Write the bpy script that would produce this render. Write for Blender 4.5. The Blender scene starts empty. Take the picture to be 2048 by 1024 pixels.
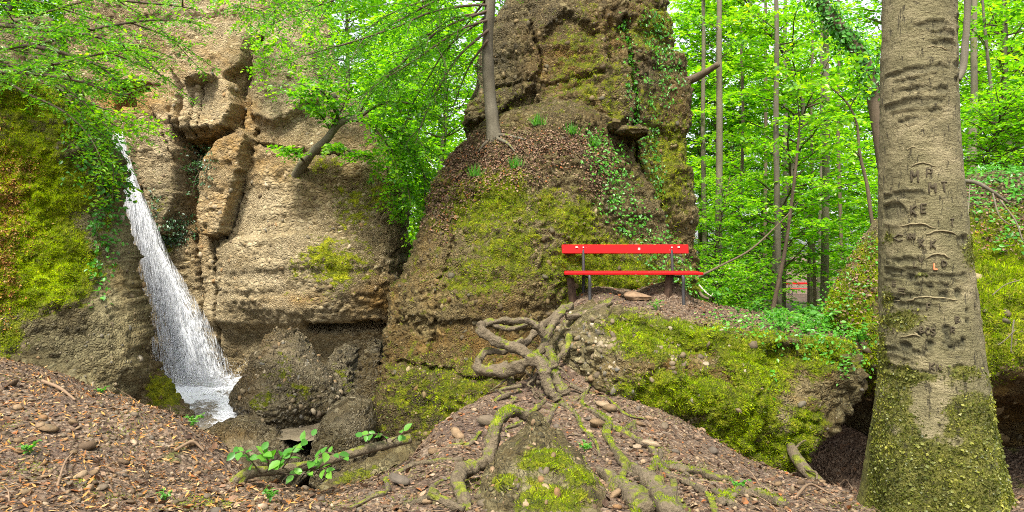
import bpy, math, random
import numpy as np
from mathutils import Vector, Matrix, Euler

# ------------------------------------------------------------------ camera, sky, sun, exposure
scene = bpy.context.scene
C = scene.collection
FPX = 1334.0            # focal length in pixels of the 2048 px wide photograph
CAMZ = 1.6
cd = bpy.data.cameras.new('camera'); cam = bpy.data.objects.new('camera', cd); C.objects.link(cam)
cam.location = (0, 0, CAMZ); cam.rotation_euler = (math.radians(90), 0, 0)
cd.sensor_width = 36.0; cd.lens = 36.0*FPX/2048.0; cd.clip_start = 0.05; cd.clip_end = 2000
scene.camera = cam

SUN_EL, SUN_AZ = math.radians(60), math.radians(198)    # azimuth clockwise from +Y (north): behind the camera, a little to its left
world = bpy.data.worlds.new('World'); scene.world = world; world.use_nodes = True
wn = world.node_tree; wn.nodes.clear()
sky = wn.nodes.new('ShaderNodeTexSky'); sky.sky_type = 'NISHITA'; sky.sun_disc = False
sky.sun_elevation = SUN_EL; sky.sun_rotation = SUN_AZ; sky.dust_density = 3.0; sky.air_density = 1.0
hs = wn.nodes.new('ShaderNodeHueSaturation'); hs.inputs['Saturation'].default_value = 0.25
bgn = wn.nodes.new('ShaderNodeBackground'); bgn.inputs['Strength'].default_value = 0.15
wo = wn.nodes.new('ShaderNodeOutputWorld')
wn.links.new(sky.outputs[0], hs.inputs['Color']); wn.links.new(hs.outputs[0], bgn.inputs[0]); wn.links.new(bgn.outputs[0], wo.inputs[0])

sl = bpy.data.lights.new('sun', 'SUN'); sun = bpy.data.objects.new('sun', sl); C.objects.link(sun)
sl.energy = 3.0; sl.angle = math.radians(10); sl.color = (1.0, 0.95, 0.86)
sdir = Vector((math.sin(SUN_AZ)*math.cos(SUN_EL), math.cos(SUN_AZ)*math.cos(SUN_EL), math.sin(SUN_EL)))
sun.rotation_euler = sdir.to_track_quat('Z', 'Y').to_euler(); sun.location = sdir*40

scene.view_settings.view_transform = 'Standard'; scene.view_settings.look = 'None'
scene.view_settings.exposure = 1.34; scene.view_settings.gamma = 1.0; scene.view_settings.use_curve_mapping = False
scene.render.engine = 'CYCLES'
cy = scene.cycles
cy.max_bounces = 5; cy.diffuse_bounces = 2; cy.glossy_bounces = 2; cy.transmission_bounces = 4; cy.transparent_max_bounces = 6
cy.use_denoising = False; cy.use_adaptive_sampling = True; cy.adaptive_threshold = 0.012
cy.caustics_reflective = False; cy.caustics_refractive = False
scene.render.film_transparent = False
cy.filter_width = 1.0

# ------------------------------------------------------------------ maths helpers
RNG = np.random.default_rng(7)
def P(px, py, d):
    """the point that stands d metres ahead of the camera, on the ray of photograph pixel px,py"""
    return np.array([(px-1024.0)/FPX*d, d, CAMZ+(512.0-py)/FPX*d])
def _h(ix, iy, iz, s):
    with np.errstate(over='ignore'):
        a = ix.astype(np.uint32)*np.uint32(374761393)+iy.astype(np.uint32)*np.uint32(668265263)+iz.astype(np.uint32)*np.uint32(2147483647)+np.uint32(s*974711+13)
        a = (a^(a >> np.uint32(13)))*np.uint32(1274126177)
        a = (a^(a >> np.uint32(16)))*np.uint32(2246822519)
        a = a^(a >> np.uint32(15))
    return a.astype(np.float64)/4294967295.0
def vnoise(p, s=0):
    i = np.floor(p).astype(np.int64); f = p-i; f = f*f*f*(f*(f*6-15)+10)
    x, y, z = i[:, 0], i[:, 1], i[:, 2]; r = 0
    for dx in (0, 1):
        wx = f[:, 0] if dx else 1-f[:, 0]
        for dy in (0, 1):
            wy = f[:, 1] if dy else 1-f[:, 1]
            for dz in (0, 1):
                wz = f[:, 2] if dz else 1-f[:, 2]
                r = r+wx*wy*wz*_h(x+dx, y+dy, z+dz, s)
    return r*2-1
def fbm(p, scale=1.0, oct=4, s=0, gain=0.5):
    p = np.asarray(p)*scale; a = 1.0; r = 0; t = 0
    for k in range(oct):
        r = r+a*vnoise(p+17.3*k, s+k); t += a; a *= gain; p = p*2.03
    return r/t
def worley(p, scale, s=0):
    """(F1, F2, cell random) of a jittered point in each cell"""
    p = np.asarray(p)*scale; i = np.floor(p).astype(np.int64); n = len(p)
    f1 = np.full(n, 9.0); f2 = np.full(n, 9.0); cid = np.zeros(n)
    for dx in (-1, 0, 1):
        for dy in (-1, 0, 1):
            for dz in (-1, 0, 1):
                x, y, z = i[:, 0]+dx, i[:, 1]+dy, i[:, 2]+dz
                q = np.stack([x+_h(x, y, z, s), y+_h(x, y, z, s+1), z+_h(x, y, z, s+2)], 1)
                d = np.sqrt(((q-p)**2).sum(1)); m = d < f1
                f2 = np.where(m, f1, np.minimum(f2, d)); cid = np.where(m, _h(x, y, z, s+3), cid); f1 = np.where(m, d, f1)
    return f1, f2, cid
def sstep(a, b, x):
    t = np.clip((x-a)/(b-a), 0, 1); return t*t*(3-2*t)
def norm(v): return v/np.maximum(np.linalg.norm(v, axis=-1, keepdims=True), 1e-9)
def spline(pts, n):
    """Catmull-Rom through the rows of pts, n samples"""
    p = np.asarray(pts, float); m = len(p)
    if m == 2: return p[0]+(p[1]-p[0])*np.linspace(0, 1, n)[:, None]
    e = np.vstack([2*p[0]-p[1], p, 2*p[-1]-p[-2]])
    t = np.linspace(0, m-1-1e-6, n); k = t.astype(int); u = (t-k)[:, None]
    a, b, c, d = e[k], e[k+1], e[k+2], e[k+3]
    return 0.5*(2*b+(c-a)*u+(2*a-5*b+4*c-d)*u*u+(3*b-a-3*c+d)*u**3)

# ------------------------------------------------------------------ object helpers
LOC = {}
def mesh(name, v, faces, smooth=True, attrs=None, mats=()):
    me = bpy.data.meshes.new(name)
    v = np.ascontiguousarray(v, np.float32)
    if isinstance(faces, np.ndarray): faces = [faces]
    faces = [np.asarray(f, np.int32) for f in faces if len(f)]
    loops = np.concatenate([f.ravel() for f in faces]); cnt = np.concatenate([np.full(len(f), f.shape[1]) for f in faces])
    me.vertices.add(len(v)); me.vertices.foreach_set('co', v.ravel())
    me.loops.add(len(loops)); me.loops.foreach_set('vertex_index', loops)
    me.polygons.add(len(cnt)); me.polygons.foreach_set('loop_start', np.concatenate([[0], np.cumsum(cnt)[:-1]]).astype(np.int32))
    me.polygons.foreach_set('use_smooth', np.full(len(cnt), smooth))
    for k, a in (attrs or {}).items():
        at = me.attributes.new(k, 'FLOAT', 'POINT'); at.data.foreach_set('value', np.ascontiguousarray(a, np.float32))
    me.update(calc_edges=True)
    for m in mats: me.materials.append(m)
    return me
def link(name, data, parent=None):
    o = bpy.data.objects.new(name, data); C.objects.link(o)
    if parent is not None: o.parent = parent
    return o
def tag(o, label, cat, group=None, kind=None):
    o['label'] = label; o['category'] = cat
    if group: o['group'] = group
    o['kind'] = kind or 'thing'
    return o
def thing(name, label, cat, loc=(0, 0, 0), group=None):
    o = link(name, None); o.location = tuple(float(c) for c in loc); LOC[o.name] = np.array(loc, float)
    o.empty_display_size = 0.2
    return tag(o, label, cat, group)
def part(name, v, faces, mat, parent=None, smooth=True, attrs=None):
    """a mesh given in world coordinates; under a parent it is stored relative to the parent's base"""
    if parent is not None: v = np.asarray(v)-LOC[parent.name]
    o = link(name, mesh(name, v, faces, smooth, attrs, [mat]), parent)
    LOC[o.name] = LOC[parent.name] if parent is not None else np.zeros(3)
    return o
def struct(name, v, faces, mat, smooth=True, attrs=None):
    o = part(name, v, faces, mat, None, smooth, attrs); o['kind'] = 'structure'; return o
def vnormals(v, quads):
    n = np.zeros_like(v); a, b, c, d = (v[quads[:, k]] for k in range(4)); fn = np.cross(c-a, d-b)
    for k in range(4): np.add.at(n, quads[:, k], fn)
    return norm(n)
def grid_faces(nr, nc, wrap=False):
    r = np.arange(nr-1)[:, None]; c = np.arange(nc if wrap else nc-1)[None, :]; c2 = (c+1) % nc
    return np.stack([r*nc+c, r*nc+c2, (r+1)*nc+c2, (r+1)*nc+c], -1).reshape(-1, 4)
def tube(pts, rad, seg=8, n=None, bump=0.0, s=0, bs=6.0, flat=1.0, ridge=0.0):
    pts = np.asarray(pts, float); m = len(pts)
    rad = np.interp(np.linspace(0, 1, m), np.linspace(0, 1, len(np.atleast_1d(rad))), np.atleast_1d(rad)) if np.size(rad) != m else np.asarray(rad, float)
    n = n or max(2, (m-1)*5+1)
    p = spline(pts, n); r = np.interp(np.linspace(0, 1, n), np.linspace(0, 1, m), rad)
    t = norm(np.gradient(p, axis=0)); ref = np.array([0, 0, 1.0]) if abs(t[0, 2]) < 0.9 else np.array([1.0, 0, 0])
    N = np.zeros_like(p); b = norm(np.cross(t[0], ref)); N[0] = np.cross(b, t[0])
    for i in range(1, n): N[i] = norm(N[i-1]-t[i]*np.dot(N[i-1], t[i]))
    B = np.cross(t, N); a = np.linspace(0, 2*np.pi, seg, endpoint=False)
    dirs = np.cos(a)[None, :, None]*N[:, None]*flat+np.sin(a)[None, :, None]*B[:, None]
    rr = np.repeat(r[:, None], seg, 1)
    if bump:
        q = (p[:, None]+dirs*r[:, None, None]).reshape(-1, 3)
        rr = rr*(1+bump*fbm(q, bs, 3, s).reshape(n, seg))
    if ridge:        # lengthwise cords and knots
        tt = np.linspace(0, 1, n)[:, None]*m; rr = rr*(1+ridge*np.sin(3*a[None]+1.7*np.sin(tt*1.3+s)+s)+ridge*.6*np.sin(5*a[None]-tt*.9+s)+ridge*1.2*np.maximum(0, np.sin(tt*2.9+s*1.7))**6)
    v = (p[:, None]+dirs*rr[..., None]).reshape(-1, 3)
    f = grid_faces(n, seg, True)
    v = np.vstack([v, p[0], p[-1]]); k = np.arange(seg); k2 = (k+1) % seg
    caps = np.vstack([np.stack([k2, k, np.full(seg, n*seg)], 1), np.stack([(n-1)*seg+k, (n-1)*seg+k2, np.full(seg, n*seg+1)], 1)])
    return v, [f, caps]
def join(parts):
    vs, fs, o = [], {}, 0
    for v, f in parts:
        for g in (f if isinstance(f, list) else [f]):
            fs.setdefault(g.shape[1], []).append(g+o)
        vs.append(v); o += len(v)
    return np.vstack(vs), [np.vstack(g) for g in fs.values()]
def box(c, s, rot=None):
    v = np.array([[x, y, z] for x in (-.5, .5) for y in (-.5, .5) for z in (-.5, .5)])*np.asarray(s)
    if rot is not None: v = v@np.array(Euler(rot).to_matrix()).T
    return v+np.asarray(c), [np.array([[0, 1, 3, 2], [4, 6, 7, 5], [0, 4, 5, 1], [2, 3, 7, 6], [0, 2, 6, 4], [1, 5, 7, 3]])]
def bevbox(c, s, b=0.006, rot=None):
    """a box with chamfered edges"""
    s = np.asarray(s, float)/2; pts = []
    for x in (-1, 1):
        for y in (-1, 1):
            for z in (-1, 1):
                for k in range(3):
                    q = s-b; q[k] = s[k]; pts.append([x*q[0], y*q[1], z*q[2]])
    import bmesh
    bm = bmesh.new()
    for q in pts: bm.verts.new(q)
    bmesh.ops.convex_hull(bm, input=bm.verts[:]); bm.verts.ensure_lookup_table(); bm.verts.index_update()
    v = np.array([w.co[:] for w in bm.verts]); f = np.array([[w.index for w in t.verts] for t in bm.faces if len(t.verts) == 3])
    bm.free()
    if rot is not None: v = v@np.array(Euler(rot).to_matrix()).T
    return v+np.asarray(c), [f]
def frames(nrm, d):
    z = norm(nrm); x = norm(np.cross(d, z)); y = np.cross(z, x)
    return np.stack([x, y, z], -1)
def inst(tv, tf, pos, fr, sc):
    """copies of a template joined into one vertex/face list"""
    sc = np.asarray(sc, float)
    if sc.ndim == 1: sc = np.repeat(sc[:, None], 3, 1)
    v = pos[:, None]+np.einsum('nij,nkj->nki', fr, tv[None]*sc[:, None])
    K = len(tv); off = (np.arange(len(pos))*K)[:, None, None]
    return v.reshape(-1, 3), [(g[None]+off).reshape(-1, g.shape[1]) for g in tf]
def rand_unit(n, rng=RNG): return norm(rng.normal(size=(n, 3)))
# leaf templates: along +y, blade normal +z, folded on the midrib
LEAF2 = (np.array([[0, 0, 0], [.32, .48, .07], [0, 1, -.06], [-.32, .48, .07]], float), [np.array([[0, 1, 2], [0, 2, 3]])])
LEAF4 = (np.array([[0, 0, 0], [.27, .26, .06], [.29, .6, .05], [0, 1, -.10], [-.29, .6, .05], [-.27, .26, .06]], float), [np.array([[0, 1, 2, 3], [0, 3, 4, 5]])])
NEEDLE = (np.array([[0, 0, 0], [.12, .4, .02], [0, 1, 0], [-.12, .4, .02]], float), [np.array([[0, 1, 2], [0, 2, 3]])])
BLADE = (np.array([[-.06, 0, 0], [.06, 0, 0], [0, 1, .12]], float), [np.array([[0, 1, 2]])])
def pebble_template(seed):
    r = np.random.default_rng(seed); v = [[0, 0, 1]]
    for k in (1, 2, 3):
        for j in range(7):
            a = 2*np.pi*(j+.5*(k % 2))/7; t = np.pi*k/4
            v.append([np.sin(t)*np.cos(a), np.sin(t)*np.sin(a), np.cos(t)])
    v.append([0, 0, -1]); v = np.array(v)*(1+r.uniform(-.24, .16, (len(v), 1)))
    v *= np.array([1, r.uniform(.58, .95), r.uniform(.4, .7)])
    j = np.arange(7); j2 = (j+1) % 7; q = []
    t = [np.stack([np.zeros(7, int), 1+j, 1+j2], 1), np.stack([np.full(7, 22), 15+j2, 15+j], 1)]
    for k in range(2): q.append(np.stack([1+7*k+j, 8+7*k+j, 8+7*k+j2, 1+7*k+j2], 1))
    return v, [np.vstack(t), np.vstack(q)]
PEB = [pebble_template(40+k) for k in range(8)]
def chip_template(seed):
    """a small stone of ten faces, for gravel"""
    r = np.random.default_rng(seed); k = np.arange(5); v = np.vstack([[[r.normal()*.15, r.normal()*.15, .62]], np.stack([np.cos(k*1.2566), np.sin(k*1.2566)*.75, r.normal(size=5)*.12], 1)*r.uniform(.8, 1.1, (5, 1)), [[0, 0, -.55]]]); k2 = (k+1) % 5
    return v, [np.vstack([np.stack([0*k, 1+k, 1+k2], 1), np.stack([0*k+6, 1+k2, 1+k], 1)])]
CHIP = [chip_template(70+k) for k in range(8)]
def sample_surf(v, quads, w, n, rng=RNG):
    """n points on a quad mesh, density by area times the vertex weight w; returns position, normal"""
    a, b, c, d = (v[quads[:, k]] for k in range(4)); fn = np.cross(c-a, d-b); ar = np.linalg.norm(fn, axis=1)*.5
    pw = ar*w[quads].mean(1); pw = np.maximum(pw, 0); cs = np.cumsum(pw)
    i = np.searchsorted(cs, rng.uniform(0, cs[-1], n)); i = np.minimum(i, len(quads)-1)
    s, t = rng.random(n)[:, None], rng.random(n)[:, None]
    p = (a[i]*(1-s)+b[i]*s)*(1-t)+(d[i]*(1-s)+c[i]*s)*t
    return p, norm(fn[i])
def polysd(x, z, poly):
    """signed distance to a polygon, positive inside"""
    poly = np.asarray(poly, float); d = np.full(x.shape, 1e9); ins = np.zeros(x.shape, bool); m = len(poly)
    for i in range(m):
        ax, az = poly[i]; bx, bz = poly[(i+1) % m]; ex, ez = bx-ax, bz-az
        t = np.clip(((x-ax)*ex+(z-az)*ez)/(ex*ex+ez*ez+1e-12), 0, 1)
        d = np.minimum(d, np.hypot(x-ax-t*ex, z-az-t*ez))
        c = (az > z) != (bz > z)
        with np.errstate(divide='ignore', invalid='ignore'): ins ^= c & (x < (bx-ax)*(z-az)/(bz-az+1e-12)+ax)
    return np.where(ins, d, -d)
def linedist(x, z, line):
    d = np.full(x.shape, 1e9)
    for (ax, az), (bx, bz) in zip(line[:-1], line[1:]):
        ex, ez = bx-ax, bz-az; t = np.clip(((x-ax)*ex+(z-az)*ez)/(ex*ex+ez*ez+1e-12), 0, 1)
        d = np.minimum(d, np.hypot(x-ax-t*ex, z-az-t*ez))
    return d

# ------------------------------------------------------------------ materials
def newmat(name):
    m = bpy.data.materials.new(name); m.use_nodes = True; t = m.node_tree; t.nodes.clear()
    return m, t
class NT:
    def __init__(s, t): s.t = t
    def n(s, typ, **kw):
        nd = s.t.nodes.new('ShaderNode'+typ)
        for k, v in kw.items(): setattr(nd, k, v)
        return nd
    def l(s, a, b): s.t.links.new(a, b)
    def val(s, x, inp):
        if hasattr(x, 'is_linked') or isinstance(x, bpy.types.NodeSocket): s.l(x, inp)
        elif isinstance(x, (tuple, list)) and len(x) == 3 and inp.type == 'RGBA': inp.default_value = (*x, 1)
        else: inp.default_value = x
    def mix(s, f, a, b, mode='MIX'):
        nd = s.n('MixRGB', blend_type=mode); s.val(f, nd.inputs[0]); s.val(a, nd.inputs[1]); s.val(b, nd.inputs[2]); return nd.outputs[0]
    def math(s, op, a, b=0.0, c=None, clamp=False):
        nd = s.n('Math', operation=op, use_clamp=clamp); s.val(a, nd.inputs[0]); s.val(b, nd.inputs[1])
        if c is not None: s.val(c, nd.inputs[2])
        return nd.outputs[0]
    def ramp(s, f, stops, interp='LINEAR'):
        nd = s.n('ValToRGB'); cr = nd.color_ramp; cr.interpolation = interp
        while len(cr.elements) < len(stops): cr.elements.new(0.5)
        for e, (p, c) in zip(cr.elements, stops): e.position = p; e.color = (*c, 1) if len(c) == 3 else c
        s.val(f, nd.inputs[0]); return nd.outputs[0]
    def rng(s, f, a, b, c=0.0, d=1.0):
        nd = s.n('MapRange', interpolation_type='SMOOTHSTEP'); s.val(f, nd.inputs[0])
        for k, x in zip((1, 2, 3, 4), (a, b, c, d)): nd.inputs[k].default_value = x
        return nd.outputs[0]
    def noise(s, vec, scale, detail=4, rough=0.55, dist=0.0):
        nd = s.n('TexNoise'); nd.inputs['Scale'].default_value = scale; nd.inputs['Detail'].default_value = detail
        nd.inputs['Roughness'].default_value = rough; nd.inputs['Distortion'].default_value = dist
        if vec is not None: s.l(vec, nd.inputs['Vector'])
        return nd.outputs['Fac']
    def vor(s, vec, scale, feature='F1', rnd=1.0):
        nd = s.n('TexVoronoi', feature=feature); nd.inputs['Scale'].default_value = scale; nd.inputs['Randomness'].default_value = rnd
        if vec is not None: s.l(vec, nd.inputs['Vector'])
        return nd
    def attr(s, name): return s.n('Attribute', attribute_name=name).outputs['Fac']
    def out(s, shader): o = s.n('OutputMaterial'); s.l(shader, o.inputs['Surface'])
    def prin(s, col, rough=0.85, bump=None, bstr=0.5, bdist=0.02, spec=0.3):
        b = s.n('BsdfPrincipled'); s.val(col, b.inputs['Base Color']); s.val(rough, b.inputs['Roughness']); b.inputs['Specular IOR Level'].default_value = spec
        if bump is not None:
            bn = s.n('Bump'); bn.inputs['Strength'].default_value = bstr; bn.inputs['Distance'].default_value = bdist
            s.l(bump, bn.inputs['Height']); s.l(bn.outputs[0], b.inputs['Normal'])
        return b.outputs[0]

def rock_material(name, tint=(1, 1, 1), scale=9.0, squash=1.0, rough=0.85, bright=1.0):
    """conglomerate: pebbles of many greys and browns set in sandy matrix; attributes moss, ochre, pale, damp say where each shows"""
    m, t = newmat(name); N = NT(t)
    geo = N.n('NewGeometry'); mp = N.n('Mapping'); mp.inputs['Scale'].default_value = (1, 1, squash); N.l(geo.outputs['Position'], mp.inputs['Vector'])
    pos = mp.outputs[0]
    wv = N.n('TexNoise'); wv.inputs['Scale'].default_value = 5.0; N.l(pos, wv.inputs['Vector'])
    va = N.n('VectorMath', operation='SCALE'); N.l(wv.outputs['Color'], va.inputs[0]); va.inputs['Scale'].default_value = 0.10
    vb = N.n('VectorMath', operation='ADD'); N.l(pos, vb.inputs[0]); N.l(va.outputs[0], vb.inputs[1]); pos2 = vb.outputs[0]
    v1 = N.vor(pos2, scale); v2 = N.vor(pos2, scale*2.7); e1 = N.vor(pos2, scale, 'DISTANCE_TO_EDGE'); e2 = N.vor(pos2, scale*2.7, 'DISTANCE_TO_EDGE')
    sep = N.n('SeparateColor'); N.l(v1.outputs['Color'], sep.inputs[0]); sep2 = N.n('SeparateColor'); N.l(v2.outputs['Color'], sep2.inputs[0])
    stops = [(0, (.055, .046, .028)), (.25, (.15, .125, .08)), (.5, (.26, .225, .155)), (.7, (.38, .345, .27)), (.86, (.19, .175, .14)), (1, (.52, .48, .40))]
    c1 = N.ramp(sep.outputs[0], stops); c2 = N.ramp(sep2.outputs[0], stops)
    big = N.rng(N.noise(pos, 1.7, 3), .42, .58)
    col = N.mix(big, c2, c1)
    mat_n = N.noise(pos, 40, 4, .7)
    matrix = N.ramp(mat_n, [(.3, (.075, .058, .034)), (.7, (.25, .205, .13))])
    edge = N.mix(big, e2.outputs['Distance'], e1.outputs['Distance'])
    col = N.mix(N.rng(edge, .02, .16), matrix, col)
    # large stains
    st = N.noise(pos, .55, 5, .6); col = N.mix(N.rng(st, .46, .7, 0, .7), col, (.11, .075, .022))
    och = N.math('MULTIPLY', N.attr('ochre'), N.rng(N.noise(pos, 3.0, 4), .3, .6, .45, 1.0), clamp=True)
    oc = N.mix(.7, col, (1.1, .68, .16), 'MULTIPLY'); oc = N.mix(.5, oc, N.ramp(N.noise(pos, 6, 4), [(.3, (.20, .10, .015)), (.75, (.54, .33, .06))]))
    col = N.mix(och, col, oc)
    pal = N.math('MULTIPLY', N.attr('pale'), N.rng(N.noise(pos, 2.4, 5), .3, .62, .35, 1.0), clamp=True)
    pc = N.mix(.72, col, N.ramp(N.noise(pos, 14, 4), [(.3, (.30, .27, .22)), (.75, (.68, .63, .55))]))
    col = N.mix(pal, col, pc)
    dmp_shade = N.math('MULTIPLY', N.attr('damp'), N.rng(N.noise(pos, 1.3, 5, .65), .35, .6, .3, 1.0), clamp=True)
    col = N.mix(dmp_shade, col, N.mix(1.0, col, (.42, .44, .40), 'MULTIPLY'))  # darkens damp rock; on the bank it also paints the hollow's shade
    # lichen freckles
    lich = N.rng(N.noise(pos, 22, 5, .7), .64, .72, 0, .5); col = N.mix(lich, col, (.48, .46, .40))
    # moss
    up = N.n('SeparateXYZ'); N.l(geo.outputs['Normal'], up.inputs[0])
    mn = N.noise(pos, 5.5, 6, .72)
    ms = N.math('ADD', N.attr('moss'), N.math('MULTIPLY', up.outputs[2], .22)); ms = N.math('ADD', ms, N.math('MULTIPLY', N.math('SUBTRACT', mn, .5), 2.0))
    mf = N.rng(ms, .46, .66)
    mc = N.ramp(N.noise(pos, 7, 6, .75), [(.3, (.04, .06, .003)), (.5, (.22, .27, .006)), (.7, (.50, .54, .014))])
    col = N.mix(mf, col, mc)
    if tint != (1, 1, 1) or bright != 1.0: col = N.mix(1.0, col, tuple(c*bright for c in tint), 'MULTIPLY')
    h = N.math('ADD', N.math('MULTIPLY', N.rng(edge, 0, .3), .6), N.math('MULTIPLY', N.noise(pos, 55, 5, .7), .9))
    h = N.math('ADD', h, N.math('MULTIPLY', N.math('MULTIPLY', mf, N.noise(pos, 70, 3)), 1.0))
    rg = N.math('SUBTRACT', rough, N.math('MULTIPLY', dmp_shade, .35))
    N.out(N.prin(col, rg, h, 1.0, .075))
    return m
def stone_material(name, stops, rough=.8):
    m, t = newmat(name); N = NT(t); oi = N.n('ObjectInfo'); geo = N.n('NewGeometry'); tc = N.n('TexCoord')
    r = N.math('FRACT', N.math('ADD', oi.outputs['Random'], geo.outputs['Random Per Island']))
    col = N.ramp(r, stops, 'CONSTANT')
    nz = N.noise(geo.outputs['Position'], 30, 4, .65); col = N.mix(.55, col, N.ramp(nz, [(.3, (.30, .28, .24)), (.75, (1.2, 1.15, 1.1))]), 'MULTIPLY')
    col = N.mix(N.rng(N.noise(geo.outputs['Position'], 8, 5, .7), .5, .68, 0, .55), col, (.10, .085, .05))
    up = N.n('SeparateXYZ'); N.l(geo.outputs['Normal'], up.inputs[0])
    N.out(N.prin(col, rough, N.noise(geo.outputs['Position'], 90, 4), .5, .01)); return m
def leaf_material(name, stops, trans=0.5, gloss=.06, patch=0.0):
    m, t = newmat(name); N = NT(t); geo = N.n('NewGeometry'); oi = N.n('ObjectInfo')
    f = N.math('ADD', N.math('MULTIPLY', geo.outputs['Random Per Island'], .75), N.math('MULTIPLY', oi.outputs['Random'], .25))
    col = N.ramp(f, stops)
    if patch: col = N.mix(patch, col, N.mix(1.0, col, N.ramp(N.noise(geo.outputs['Position'], 4.5, 5, .7), [(.32, (.28, .30, .25)), (.5, (.9, .9, .8)), (.68, (1.7, 1.55, 1.1))]), 'MULTIPLY'))
    d = N.n('BsdfDiffuse'); N.l(col, d.inputs[0]); tr = N.n('BsdfTranslucent'); N.l(N.mix(1.0, col, (1.35, 1.5, .45), 'MULTIPLY'), tr.inputs[0])
    ms = N.n('MixShader'); ms.inputs[0].default_value = trans; N.l(d.outputs[0], ms.inputs[1]); N.l(tr.outputs[0], ms.inputs[2])
    g = N.n('BsdfGlossy'); g.inputs['Roughness'].default_value = .4; g.inputs[0].default_value = (1, 1, 1, 1)
    m2 = N.n('MixShader'); m2.inputs[0].default_value = gloss; N.l(ms.outputs[0], m2.inputs[1]); N.l(g.outputs[0], m2.inputs[2])
    N.out(m2.outputs[0]); return m
def bark_material(name, a, b, moss=0.3, vscale=(14, 14, 3), mosscol=((.05, .07, .008), (.20, .22, .02)), bdist=.012):
    m, t = newmat(name); N = NT(t); geo = N.n('NewGeometry'); mp = N.n('Mapping'); mp.inputs['Scale'].default_value = vscale
    tc = N.n('TexCoord'); N.l(tc.outputs['Object'], mp.inputs[0]); p = geo.outputs['Position']
    n1 = N.noise(mp.outputs[0], 1.0, 6, .65); n2 = N.noise(p, 2.2, 4); n3 = N.noise(p, 38, 4, .7)
    col = N.mix(n1, a, b); col = N.mix(N.rng(n2, .35, .65, 0, .6), col, N.mix(1.0, col, (.72, .70, .62), 'MULTIPLY'))
    col = N.mix(N.rng(n3, .58, .7, 0, .5), col, N.mix(1.0, col, (1.5, 1.5, 1.5), 'MULTIPLY'))
    up = N.n('SeparateXYZ'); N.l(geo.outputs['Normal'], up.inputs[0])
    mm = N.math('ADD', N.math('MULTIPLY', up.outputs[2], .30), N.math('MULTIPLY', N.math('SUBTRACT', N.noise(p, 4.5, 5, .7), .5), 2.2))
    mf = N.rng(N.math('ADD', mm, moss-.5), .10, .30)
    col = N.mix(mf, col, N.ramp(N.noise(p, 14, 4), [(.3, mosscol[0]), (.7, mosscol[1])]))
    h = N.math('ADD', n1, N.math('MULTIPLY', N.noise(p, 70, 4), .5))
    N.out(N.prin(col, .88, h, .8, bdist)); return m
def flat_material(name, col, rough=.6, var=.25, scale=30, bump=.3, bd=.004, spec=.4, metal=0):
    m, t = newmat(name); N = NT(t); geo = N.n('NewGeometry'); n = N.noise(geo.outputs['Position'], scale, 5, .65)
    c = N.mix(1.0, col, N.ramp(n, [(.25, (1-var,)*3), (.75, (1+var,)*3)]), 'MULTIPLY')
    N.out(N.prin(c, rough, n, bump, bd, spec)); return m
M = {}
M['pillar'] = rock_material('pillar_conglomerate', (.72, .63, .34), 10.0)
M['cliff'] = rock_material('cliff_conglomerate', (1.0, .88, .62), 9.0, 1.4, bright=1.45)
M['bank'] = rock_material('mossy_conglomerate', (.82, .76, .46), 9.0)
M['wet'] = rock_material('wet_conglomerate', (.68, .63, .48), 10.0, rough=.5)
ST = [(0, (.13, .105, .075)), (.16, (.22, .18, .12)), (.32, (.30, .25, .18)), (.47, (.17, .16, .135)), (.60, (.36, .32, .25)), (.72, (.26, .18, .10)), (.84, (.14, .14, .135)), (.95, (.46, .42, .36))]
M['stone'] = stone_material('river_stone', [(p, (c[0]*.85, c[1]*.8, c[2]*.68)) for p, c in ST])
M['gravel'] = stone_material('gravel_stone', [(p, (c[0]*.80, c[1]*.65, c[2]*.50)) for p, c in ST])
M['stone_warm'] = stone_material('ochre_stone', [(p, (c[0]*.62, c[1]*.54, c[2]*.33)) for p, c in ST])
M['litter'] = stone_material('dry_leaf', [(0, (.05, .025, .013)), (.2, (.13, .068, .034)), (.4, (.22, .13, .075)), (.6, (.085, .044, .024)), (.75, (.30, .20, .125)), (.92, (.28, .10, .028))])
M['needle_litter'] = stone_material('dry_needle', [(0, (.36, .15, .03)), (.3, (.50, .26, .07)), (.6, (.24, .10, .03)), (.8, (.55, .34, .14))])
M['moss'] = leaf_material('moss_tuft', [(0, (.06, .11, .003)), (.35, (.19, .30, .005)), (.7, (.40, .50, .008)), (1, (.60, .65, .02))], .4, .01, 1.0)
M['moss_dry'] = leaf_material('leafy_moss', [(0, (.06, .075, .012)), (.4, (.15, .17, .03)), (.75, (.27, .27, .07)), (1, (.42, .40, .15))], .3, .02, 1.0)
M['twig'] = flat_material('twig_wood', (.20, .13, .075), .85)

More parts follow.
